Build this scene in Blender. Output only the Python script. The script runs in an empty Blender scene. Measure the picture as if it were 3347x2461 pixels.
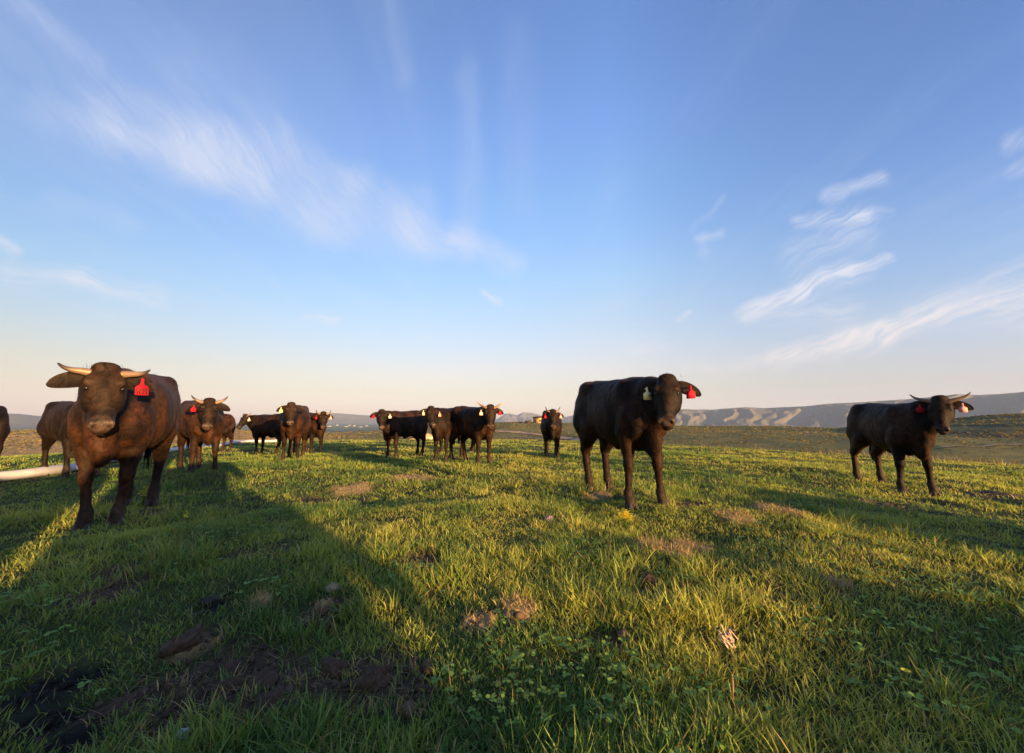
import bpy, math, random
import numpy as np
from mathutils import Vector, Matrix
R_ = math.radians
random.seed(7)
rng = np.random.default_rng(11)
sc = bpy.context.scene
C = sc.collection

# ------------------------------------------------------------------ camera, sky, sun, exposure
CAM_H = 0.90
FPX, CX, CY = 1257.0, 1673.5, 1230.5          # focal length and centre in photograph pixels
PITCH = math.atan(144.5 / FPX)
cd = bpy.data.cameras.new('camera'); cam = bpy.data.objects.new('camera', cd); C.objects.link(cam)
cd.sensor_width = 36; cd.lens = 36 * FPX / 3347.0; cd.clip_start = 0.05; cd.clip_end = 60000
cam.location = (0, 0, CAM_H); cam.rotation_euler = (math.pi / 2 + PITCH, 0, 0)
sc.camera = cam
SUN_AZ, SUN_EL = 139.0, 6.6                   # degrees clockwise from +Y, above the horizon
sc.view_settings.view_transform = 'Standard'; sc.view_settings.look = 'None'
sc.view_settings.exposure = 1.9; sc.view_settings.gamma = 1
sc.view_settings.use_curve_mapping = False

def pixdir(px, py):
    u = (px - CX) / FPX; v = (CY - py) / FPX
    c, s = math.cos(PITCH), math.sin(PITCH)
    d = np.array([u, c - v * s, s + v * c]); return d / np.linalg.norm(d)

sd = bpy.data.lights.new('sun', 'SUN'); so = bpy.data.objects.new('sun', sd); C.objects.link(so)
sd.energy = 5.0; sd.angle = R_(0.55); sd.color = (1.0, 0.61, 0.25)
ldir = Vector((-math.sin(R_(SUN_AZ)) * math.cos(R_(SUN_EL)), -math.cos(R_(SUN_AZ)) * math.cos(R_(SUN_EL)), -math.sin(R_(SUN_EL))))
so.rotation_euler = ldir.to_track_quat('-Z', 'Y').to_euler(); so.location = (20, -20, 30)

class NT:
    """tiny helper for node trees"""
    def __init__(s, nt): s.nt = nt; s.n = nt.nodes; s.l = nt.links
    def put(s, sock, v):
        if v is None: return
        if isinstance(v, bpy.types.NodeSocket): s.l.new(v, sock)
        else: sock.default_value = v
    def m(s, op, a, b=None, c=None, clamp=False):
        n = s.n.new('ShaderNodeMath'); n.operation = op; n.use_clamp = clamp
        s.put(n.inputs[0], a); s.put(n.inputs[1], b)
        if c is not None: s.put(n.inputs[2], c)
        return n.outputs[0]
    def v(s, op, a, b=None, scale=None):
        n = s.n.new('ShaderNodeVectorMath'); n.operation = op
        s.put(n.inputs[0], a); s.put(n.inputs[1], b)
        if scale is not None: s.put(n.inputs[3], scale)
        return n.outputs['Value'] if op in ('DOT_PRODUCT', 'LENGTH', 'DISTANCE') else n.outputs[0]
    def xyz(s, x, y, z):
        n = s.n.new('ShaderNodeCombineXYZ'); s.put(n.inputs[0], x); s.put(n.inputs[1], y); s.put(n.inputs[2], z); return n.outputs[0]
    def sep(s, v):
        n = s.n.new('ShaderNodeSeparateXYZ'); s.put(n.inputs[0], v); return n.outputs
    def noise(s, vec, scale, detail=4, rough=.55, dist=0, out='Fac'):
        n = s.n.new('ShaderNodeTexNoise'); s.put(n.inputs['Vector'], vec); n.inputs['Scale'].default_value = scale
        n.inputs['Detail'].default_value = detail; n.inputs['Roughness'].default_value = rough; n.inputs['Distortion'].default_value = dist
        return n.outputs[out]
    def ramp(s, f, lo, hi, a=0., b=1., smooth=True):
        n = s.n.new('ShaderNodeMapRange'); n.interpolation_type = 'SMOOTHSTEP' if smooth else 'LINEAR'
        s.put(n.inputs[0], f); s.put(n.inputs[1], lo); s.put(n.inputs[2], hi); s.put(n.inputs[3], a); s.put(n.inputs[4], b)
        return n.outputs[0]
    def mix(s, f, a, b, mode='MIX'):
        n = s.n.new('ShaderNodeMix'); n.data_type = 'RGBA'; n.blend_type = mode
        s.put(n.inputs[0], f)
        s.put(n.inputs[6], a if isinstance(a, bpy.types.NodeSocket) else (*a, 1)); s.put(n.inputs[7], b if isinstance(b, bpy.types.NodeSocket) else (*b, 1))
        return n.outputs[2]
    def cramp(s, f, stops):
        n = s.n.new('ShaderNodeValToRGB'); s.put(n.inputs[0], f); e = n.color_ramp.elements
        while len(e) < len(stops): e.new(0.5)
        for i, (p, c) in enumerate(stops): e[i].position = p; e[i].color = (*c, 1)
        return n.outputs[0]

def build_world():
    w = bpy.data.worlds.new('World'); sc.world = w; w.use_nodes = True
    k = NT(w.node_tree); k.n.clear()
    out = k.n.new('ShaderNodeOutputWorld'); bg = k.n.new('ShaderNodeBackground')
    k.l.new(bg.outputs[0], out.inputs[0])
    sky = k.n.new('ShaderNodeTexSky'); sky.sky_type = 'NISHITA'; sky.sun_disc = False
    sky.sun_elevation = R_(7.5); sky.sun_rotation = R_(SUN_AZ)
    sky.air_density = 1.0; sky.dust_density = 0.6; sky.ozone_density = 2.0; sky.altitude = 500
    tc = k.n.new('ShaderNodeTexCoord'); d = tc.outputs['Generated']
    x, y, z = k.sep(d)
    az = k.m('ARCTAN2', x, y); el = k.m('ARCSINE', z)
    # air colour: the physical sky, brought to the clear evening colours by height above the horizon
    e01 = k.m('DIVIDE', el, 1.2, clamp=True)
    sa = k.m('DIVIDE', x, k.m('MAXIMUM', k.m('SQRT', k.m('SUBTRACT', 1.0, k.m('MULTIPLY', z, z))), .02))
    tint = k.mix(k.ramp(sa, -.83, .27, 1, 0, False), k.cramp(e01, TINT_C), k.cramp(e01, TINT_L))
    tint = k.mix(k.ramp(sa, .27, .82, 0, 1, False), tint, k.cramp(e01, TINT_R))
    tint = k.mix(k.ramp(e01, .15, .45), tint, k.v('MULTIPLY', tint, (.93, 1.02, 1.03)))
    col = k.v('SCALE', k.mix(1.0, sky.outputs[0], tint, 'MULTIPLY'), scale=3.0)
    # thin cirrus
    P = k.xyz(az, el, 0.0)
    wn = k.noise(P, 5.0, 3, .6, out='Color')
    wn2 = k.noise(P, 22.0, 4, .6, out='Color')
    Pw = k.v('ADD', P, k.v('SCALE', k.v('SUBTRACT', wn, (.5, .5, .5)), scale=.10))
    Pw = k.v('ADD', Pw, k.v('SCALE', k.v('SUBTRACT', wn2, (.5, .5, .5)), scale=.012))
    Pw = k.v('MULTIPLY', Pw, (1, 1, 0))
    def streak(ang, along, across, sc2):
        ca, sa = math.cos(R_(ang)), math.sin(R_(ang))
        X, Y, _ = k.sep(Pw)
        a = k.m('ADD', k.m('MULTIPLY', X, ca * along), k.m('MULTIPLY', Y, sa * along))
        b = k.m('ADD', k.m('MULTIPLY', X, -sa * across), k.m('MULTIPLY', Y, ca * across))
        return k.m('ADD', k.m('MULTIPLY', k.noise(k.xyz(a, b, 0.0), sc2, 8, .66), .62), k.m('MULTIPLY', k.noise(k.xyz(a, b, 4.0), sc2 * 3.1, 7, .7), .38))
    st = {'L': streak(-38, 3, 19, 1.6), 'R': streak(24, 4, 34, 1.6), 'V': streak(88, 2, 24, 1.6), 'H': streak(-4, 5, 44, 1.6)}
    tot = None
    for (x0, y0, x1, y1, wd, amt, kind) in STROKES:
        f = 3347 / 2247.0
        a = pixdir(x0 * f, y0 * f); b = pixdir(x1 * f, y1 * f)
        A = (math.atan2(a[0], a[1]), math.asin(a[2]), 0); B = (math.atan2(b[0], b[1]), math.asin(b[2]), 0)
        W = wd * f / FPX
        D = (B[0] - A[0], B[1] - A[1], 0); L2 = D[0] ** 2 + D[1] ** 2
        pa = k.v('SUBTRACT', Pw, A)
        t = k.m('DIVIDE', k.v('DOT_PRODUCT', pa, D), L2, clamp=True)
        q = k.v('SCALE', D, scale=t)
        ds = k.v('DISTANCE', pa, q)
        m_ = k.ramp(ds, 0.0, W * (2.6 if kind in 'LV' else 2.5), amt * (.46 if kind in 'LV' else .66), 0.0)
        m_ = k.m('MULTIPLY', m_, (k.ramp(st[kind], .24, .76, 0.35, 1.2) if kind in 'LV' else k.ramp(st[kind], .34, .68, 0.06, 1.25)))
        tot = m_ if tot is None else k.m('ADD', tot, m_)
    # faint fan of high veil everywhere
    zz = k.m('MAXIMUM', z, .04)
    pl = k.xyz(k.m('MULTIPLY', k.m('DIVIDE', x, zz), 2.6), k.m('MULTIPLY', k.m('DIVIDE', y, zz), .45), 0.0)
    veil = k.m('MULTIPLY', k.ramp(k.noise(pl, 1.0, 6, .6, .5), .46, .80, 0, .13), k.ramp(el, .05, .3))
    tot = k.m('ADD', tot, veil)
    tot = k.m('MULTIPLY', tot, k.ramp(z, 0.01, 0.06), clamp=True)
    tot = k.m('MINIMUM', tot, .78)
    cl = k.v('SCALE', k.cramp(k.m('DIVIDE', el, 1.2, clamp=True), CLOUD_COL), scale=5.0)
    k.l.new(k.mix(tot, col, cl), bg.inputs[0]); bg.inputs[1].default_value = 0.0575
    w.cycles.sampling_method = 'MANUAL'; w.cycles.sample_map_resolution = 256
STROKES = [(280,270,430,330,30,1.0,'L'),(430,330,560,375,26,1.0,'L'),(560,365,720,455,40,.7,'L'),(700,460,900,500,34,.7,'L'),(900,500,1010,535,24,.8,'L'),(1000,530,1130,580,15,.8,'L'),
 (640,330,780,380,18,.6,'L'),(780,390,930,450,22,.5,'L'),(60,0,220,130,9,.45,'L'),(100,240,310,318,14,.45,'L'),(0,60,330,270,60,.35,'L'),(450,160,620,330,40,.3,'L'),
 (1030,180,1030,480,20,.42,'V'),(860,0,900,160,12,.28,'V'),(1130,120,1150,440,26,.22,'V'),
 (40,600,180,615,10,.5,'H'),(180,615,345,648,9,.5,'H'),(0,522,38,550,6,.85,'L'),(120,448,270,490,12,.3,'L'),
 (1640,695,1760,645,12,.95,'R'),(1760,645,1860,608,13,.95,'R'),(1860,608,1950,568,6,.8,'R'),(1660,690,1850,690,16,.45,'H'),
 (1760,492,1890,468,8,.9,'R'),(1880,470,1960,462,5,.6,'H'),(1830,435,1925,390,8,.7,'R'),(1760,575,1880,510,20,.5,'R'),
 (1700,790,1950,735,10,.95,'R'),(1950,735,2260,640,12,.95,'R'),(1850,745,2247,690,14,.4,'R'),(1500,805,1760,770,8,.35,'R'),(2000,690,2250,570,8,.45,'R'),
 (1060,643,1095,655,7,.8,'H'),(650,704,738,711,5,.6,'H'),(1535,525,1578,518,6,.6,'R'),(1545,522,1550,560,6,.45,'V'),(1488,697,1522,683,3,.7,'R'),(1520,500,1580,450,5,.35,'R'),
 (2205,302,2260,288,7,.6,'R'),(2225,350,2260,340,6,.4,'R'),(1000,795,1080,806,5,.35,'H'),(910,745,950,748,3,.4,'H'),(1280,820,1310,803,3,.5,'R'),(1380,770,1450,750,14,.35,'R')]
def third(rows): return [(p, tuple(v / 3 for v in c)) for p, c in rows]      # colours over 1 are kept as thirds and scaled back
TINT_L = third([(0.0, (0.92, 0.74, 1.0)), (0.022, (0.88, 0.63, 0.74)), (0.051, (0.93, 0.63, 0.59)), (0.091, (1.06, 0.70, 0.58)), (0.132, (1.10, 0.80, 0.71)), (0.172, (1.12, 0.89, 0.83)), (0.231, (1.12, 1.0, .99)), (0.30, (1.12, 1.04, 1.12)), (0.429, (1.29, 1.13, 1.30)), (0.508, (1.46, 1.23, 1.45))])
TINT_C = third([(0.0, (1.14, 1.0, 1.35)), (0.061, (1.45, 1.0, .94)), (0.112, (1.92, 1.22, 1.08)), (0.176, (2.12, 1.50, 1.34)), (0.239, (2.24, 1.73, 1.56)), (0.300, (2.30, 1.94, 1.83)), (0.387, (2.24, 2.02, 2.14)), (0.469, (2.21, 2.08, 2.30)), (0.566, (2.19, 2.05, 2.53)), (0.724, (1.92, 1.88, 2.45))])
TINT_R = third([(0.0, (1.12, 1.04, 1.8)), (0.035, (1.18, 0.92, 1.28)), (0.060, (1.33, 0.98, 1.13)), (0.093, (1.55, 1.12, 1.17)), (0.121, (1.64, 1.25, 1.32)), (0.174, (1.71, 1.41, 1.47)), (0.234, (1.62, 1.47, 1.65)), (0.311, (1.48, 1.43, 1.77)), (0.384, (1.34, 1.35, 1.81)), (0.514, (1.27, 1.28, 1.76))])
CLOUD_COL = [(0.0, (4.6, 3.8, 3.4)), (.1, (4.6, 4.1, 3.9)), (.25, (4.0, 4.0, 4.4)), (.5, (3.0, 3.4, 4.3)), (1.0, (2.6, 3.1, 4.2))]
CLOUD_COL = [(p, tuple(v / 5 for v in c)) for p, c in CLOUD_COL]
build_world()

# ------------------------------------------------------------------ helpers
def tag(o, label=None, cat=None, group=None, kind=None):
    if label: o['label'] = label
    if cat: o['category'] = cat
    if group: o['group'] = group
    if kind: o['kind'] = kind
    return o

def mesh_np(name, V, faces, mat=None, parent=None, cols=None, smooth=False, cname='tint', corner=False):
    """V (n,3); faces: list of (m,k) int arrays of constant k"""
    me = bpy.data.meshes.new(name)
    V = np.asarray(V, dtype=np.float32)
    faces = [np.asarray(f, dtype=np.int32) for f in (faces if isinstance(faces, list) else [faces]) if len(f)]
    nl = sum(f.size for f in faces); nf = sum(len(f) for f in faces)
    me.vertices.add(len(V)); me.vertices.foreach_set('co', V.ravel())
    me.loops.add(nl); me.loops.foreach_set('vertex_index', np.concatenate([f.ravel() for f in faces]))
    tot = np.concatenate([np.full(len(f), f.shape[1], np.int32) for f in faces])
    st = np.concatenate([[0], np.cumsum(tot)[:-1]]).astype(np.int32)
    me.polygons.add(nf); me.polygons.foreach_set('loop_start', st); me.polygons.foreach_set('loop_total', tot)
    me.update(calc_edges=True)
    if smooth: me.polygons.foreach_set('use_smooth', np.ones(nf, bool))
    if cols is not None:
        cols = np.asarray(cols, np.float32)
        if cols.shape[1] == 3: cols = np.hstack([cols, np.ones((len(cols), 1), np.float32)])
        a = me.color_attributes.new(cname, 'FLOAT_COLOR', 'POINT'); a.data.foreach_set('color', cols.ravel())
    if mat: me.materials.append(mat)
    o = bpy.data.objects.new(name, me); C.objects.link(o)
    if parent: o.parent = parent
    return o

def empty(name, loc, rz=0, scale=1):
    o = bpy.data.objects.new(name, None); C.objects.link(o); o.location = loc; o.rotation_euler = (0, 0, rz); o.scale = (scale,) * 3
    o.empty_display_size = .2
    return o

class MB:
    """collects simple solids into one mesh"""
    def __init__(s): s.V = []; s.F = {3: [], 4: []}; s.n = 0; s.c = []
    def add(s, V, faces, col=(1, 1, 1)):
        V = np.asarray(V, float)
        for f in faces: s.F.setdefault(len(f), []).append([i + s.n for i in f])
        s.V.append(V); s.n += len(V); s.c.append(np.tile(np.asarray(col, float)[None, :], (len(V), 1)) if np.ndim(col) == 1 else np.asarray(col, float))
    def box(s, lo, hi, col=(1, 1, 1)):
        (a, b, c), (d, e, f) = lo, hi
        V = [(a, b, c), (d, b, c), (d, e, c), (a, e, c), (a, b, f), (d, b, f), (d, e, f), (a, e, f)]
        s.add(V, [(3, 2, 1, 0), (4, 5, 6, 7), (0, 1, 5, 4), (1, 2, 6, 5), (2, 3, 7, 6), (3, 0, 4, 7)], col)
    def tube(s, P, rad, seg=10, col=(1, 1, 1), cap=True, flat=1.0):
        P = [Vector(p) for p in P]; n = len(P)
        if not hasattr(rad, '__len__'): rad = [rad] * n
        V = []; cc = []
        up = Vector((0, 0, 1))
        prev = None
        for i in range(n):
            t = (P[min(i + 1, n - 1)] - P[max(i - 1, 0)]).normalized()
            a = prev if prev is not None else (up if abs(t.dot(up)) < .9 else Vector((1, 0, 0)))
            a = (a - t * a.dot(t)).normalized(); b = t.cross(a); prev = a
            for j in range(seg):
                th = 2 * math.pi * j / seg
                V.append(P[i] + a * (math.cos(th) * rad[i]) + b * (math.sin(th) * rad[i] * flat))
                cc.append(col if np.ndim(col) == 1 else col[i])
        F = []
        for i in range(n - 1):
            for j in range(seg):
                F.append((i * seg + j, i * seg + (j + 1) % seg, (i + 1) * seg + (j + 1) % seg, (i + 1) * seg + j))
        if cap:
            F.append(tuple(reversed(range(seg)))); F.append(tuple((n - 1) * seg + j for j in range(seg)))
        s.add([tuple(v) for v in V], F, np.array(cc, float))
    def build(s, name, mat, parent=None, smooth=False):
        return mesh_np(name, np.concatenate(s.V), [np.array(f) for k_, f in sorted(s.F.items()) if f], mat, parent, np.concatenate(s.c), smooth)

def hash2(ix, iy, seed=0):
    h = (ix.astype(np.int64) * 374761393 + iy.astype(np.int64) * 668265263 + seed * 974634777) & 0xffffffff
    h = ((h ^ (h >> 13)) * 1274126177) & 0xffffffff
    return ((h ^ (h >> 16)) & 0xffff) / 65535.0
def vnoise(x, y, seed=0):
    ix = np.floor(x); iy = np.floor(y); fx = x - ix; fy = y - iy
    fx = fx * fx * (3 - 2 * fx); fy = fy * fy * (3 - 2 * fy)
    a = hash2(ix, iy, seed); b = hash2(ix + 1, iy, seed); c = hash2(ix, iy + 1, seed); d = hash2(ix + 1, iy + 1, seed)
    return (a * (1 - fx) + b * fx) * (1 - fy) + (c * (1 - fx) + d * fx) * fy
def fbm(x, y, oct=4, seed=0, gain=.5):
    s = 0; a = 1; t = 0
    for i in range(oct):
        s = s + a * vnoise(x * 2 ** i + 17.3 * i, y * 2 ** i - 9.1 * i, seed + i); t += a; a *= gain
    return s / t
def sstep(x, a, b):
    t = np.clip((x - a) / (b - a), 0, 1); return t * t * (3 - 2 * t)

# ------------------------------------------------------------------ terrain
AZK = np.array([-180, -75, -55, -45, -36, -27, -18, -11, -7, 0, 6, 11, 20, 33, 44, 49, 54, 62, 80, 180], float)
A_K = np.array([.9, .9, .9, .80, .52, .56, .64, .64, .64, .66, .70, .76, .92, 1.15, 1.3, 1.35, 1.4, 1.4, 1.2, .9]) * 1e-3
RK = np.array([60, 80, 110, 150, 200, 270, 350, 450, 600, 800, 1200, 2000, 3200, 60000], float)
def row(*v): return list(v)
ROWS = {                 # heights of the rolling ground beyond the crest, by azimuth
 -180: row(-5, -8, -9, -9, -8, -8, -8, -9, -10, -14, -30, -60, -90, -90),
 -55:  row(-4.0, -6.0, -6.8, -7, -7, -7, -7, -7.2, -8, -22, -45, -70, -90, -90),
 -36:  row(-3.6, -6.0, -8.0, -8.5, -9, -9, -8.7, -9, -11, -26, -45, -70, -90, -90),
 -27:  row(-3.4, -6.0, -9.0, -11, -12, -12, -12, -13, -17, -30, -50, -75, -90, -90),
 -18:  row(-3.4, -6.0, -9.0, -11, -12, -12, -11, -11, -15, -30, -50, -75, -90, -90),
 -11:  row(-3.4, -6.0, -9.0, -11, -11, -9, -6, -5, -12, -30, -50, -75, -90, -90),
 -6:   row(-3.4, -6.0, -9.0, -10.5, -10, -5.5, -1.6, -2.5, -14, -30, -50, -75, -90, -90),
 0:    row(-3.4, -6.0, -8.5, -10, -9, -4.2, -.6, -1.5, -14, -30, -50, -75, -90, -90),
 7:    row(-3.6, -6.0, -8.0, -9, -8, -4.5, -1.4, -2.6, -14, -30, -50, -75, -90, -90),
 11:   row(-3.8, -6.0, -7.0, -7.5, -7, -5, -3.6, -4, -12, -30, -50, -75, -90, -90),
 22:   row(-4.0, -5.6, -6.0, -6, -5.8, -5.2, -4.5, -4.8, -8, -30, -50, -75, -90, -90),
 40:   row(-4.4, -6.0, -6.2, -6, -5.8, -5.2, -4.6, -5.6, -12, -30, -50, -75, -90, -90),
 47:   row(-4.6, -6.4, -6.8, -6, -5.0, -2.5, -.2, 1.6, 1.0, -20, -50, -75, -90, -90),
 54:   row(-4.6, -6.6, -7.2, -6.5, -5.0, -1.0, 3.2, 6.2, 5.5, -6, -50, -75, -90, -90),
 70:   row(-4.6, -6.6, -7.2, -6.5, -5.0, 0, 5.0, 9, 9, 2, -50, -75, -90, -90),
 180:  row(-5, -8, -9, -9, -8, -8, -8, -9, -10, -14, -30, -60, -90, -90)}
RAZ = np.array(sorted(ROWS)); RT = np.array([ROWS[a] for a in sorted(ROWS)])

PATCH = []      # bare or dry spots: x, y, radius, kind
def ground_smooth(x, y):
    r = np.hypot(x, y) + 1e-6; az = np.degrees(np.arctan2(x, y))
    a = np.interp(az, AZK, A_K)
    near = -a * r ** 2
    near = np.where(r > 50, near + 0 * r, near)
    ai = np.clip(np.interp(az, RAZ, np.arange(len(RAZ))), 0, len(RAZ) - 1.0001); i0 = ai.astype(int); fa = ai - i0; fa = fa * fa * (3 - 2 * fa)
    lr = np.interp(np.log(np.maximum(r, 60)), np.log(RK), np.arange(len(RK))); lr = np.clip(lr, 0, len(RK) - 1.0001); j0 = lr.astype(int); fr = lr - j0
    h = lambda i, j: RT[i, j]
    far = (h(i0, j0) * (1 - fr) + h(i0, j0 + 1) * fr) * (1 - fa) + (h(i0 + 1, j0) * (1 - fr) + h(i0 + 1, j0 + 1) * fr) * fa
    t = sstep(r, 38, 85)
    z = near * (1 - t) + far * t
    und = (fbm(x / 55, y / 55, 3, 5) - .5) * 3.4 * sstep(r, 90, 220) * (1 - sstep(r, 600, 1500))
    und = und + (fbm(x / 14, y / 14, 3, 9) - .5) * 1.1 * sstep(r, 60, 120) * (1 - sstep(r, 700, 1500))
    return z + und
def patch_w(x, y, kinds):
    w = np.zeros_like(x)
    for (a, b, rr, kd) in PATCH:
        if kd in kinds:
            d = np.hypot(x - a, y - b)
            sel = d < rr * 2.2
            if sel.any():
                n = fbm(x[sel] / rr * 1.7 + 5 * a, y[sel] / rr * 1.7, 3, 31)
                w[sel] = np.maximum(w[sel], 1 - sstep(d[sel] / rr * (.45 + 1.1 * n), .55, 1.15))
    return w
def G(x, y):
    x = np.atleast_1d(np.asarray(x, float)); y = np.atleast_1d(np.asarray(y, float))
    z = ground_smooth(x, y); r = np.hypot(x, y)
    f = 1 - sstep(r, 30, 60)
    b = (fbm(x / 2.6, y / 2.6, 2, 3) - .5) * .19 + (fbm(x / .75, y / .75, 3, 4) - .5) * .10 + (fbm(x / .2, y / .2, 2, 6) - .5) * .03 * (1 - sstep(r, 8, 16))
    s = patch_w(x, y, 'bkc'); t = patch_w(x, y, 't')
    b = b + s * ((fbm(x / .10, y / .10, 4, 8, .65) - .5) * .085 - .012) + t * .03
    return z + b * f * (1 - .75 * sstep(-np.degrees(np.arctan2(x, y)), 46, 50) * sstep(r, 5, 7))
def gz(x, y): return float(G(x, y)[0])
def at(px, py, lift=0.):
    """where the view ray through a photograph pixel meets the ground"""
    d = pixdir(px, py); t = 0.3; o = np.array([0, 0, CAM_H])
    ts = np.geomspace(.6, 900, 1500)
    P = o[None] + d[None] * ts[:, None]
    below = P[:, 2] < ground_smooth(P[:, 0], P[:, 1]) + lift
    i = int(np.argmax(below)) if below.any() else len(ts) - 1
    lo, hi = ts[max(i - 1, 0)], ts[i]
    for _ in range(25):
        m = (lo + hi) / 2; p = o + d * m
        if p[2] < ground_smooth(np.array([p[0]]), np.array([p[1]]))[0] + lift: hi = m
        else: lo = m
    p = o + d * hi; return p[0], p[1]
for (px, py, rr, kd) in [(110,2270,.14,'k'),(230,2225,.10,'k'),(310,2200,.07,'k'),(120,2370,.12,'k'),(230,2430,.10,'k'),(690,2000,.08,'k'),(745,1955,.05,'k'),
    (300,1985,.16,'b'),(400,1950,.16,'b'),(420,1890,.15,'b'),(350,1890,.10,'b'),(620,2100,.13,'c'),(700,2190,.20,'c'),(800,2205,.16,'c'),(860,2290,.14,'c'),(960,2220,.12,'c'),(700,2260,.1,'b'),(1130,2225,.17,'c'),(1230,2240,.17,'c'),(1330,2215,.10,'c'),(1010,2200,.10,'b'),(1060,2010,.11,'c'),
    (1080,2070,.05,'b'),(390,2310,.10,'c'),(900,1815,.12,'b'),(780,1840,.12,'b'),(2115,1930,.11,'c'),(2100,1960,.06,'b'),(1420,1960,.08,'b'),(1560,2080,.07,'b'),(1600,2030,.06,'b'),(1690,2060,.06,'b'),(1370,1860,.14,'b'),
    (1980,2090,.08,'b'),(2750,1960,.06,'b'),(1050,1615,.30,'b'),(500,1670,.2,'b'),(760,1680,.2,'b'),(3270,1615,.35,'b'),(2900,1640,.25,'b'),(2260,1670,.2,'b'),(550,2350,.10,'b'),(1350,2330,.08,'b'),
    (2540,1695,.26,'t'),(2400,1715,.2,'t'),(1340,1560,.36,'t'),(1080,1480,.36,'t'),(2730,1930,.07,'t'),(1150,1590,.3,'t'),(2180,1810,.22,'t'),(2260,1790,.18,'t'),(1060,2000,.05,'t'),(620,2120,.08,'t'),(860,1990,.06,'t'),(1580,2060,.08,'t'),(1960,1630,.18,'t'),(1700,2010,.1,'t')]:
    x_, y_ = at(px, py); PATCH.append((x_, y_, rr, kd))

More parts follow.
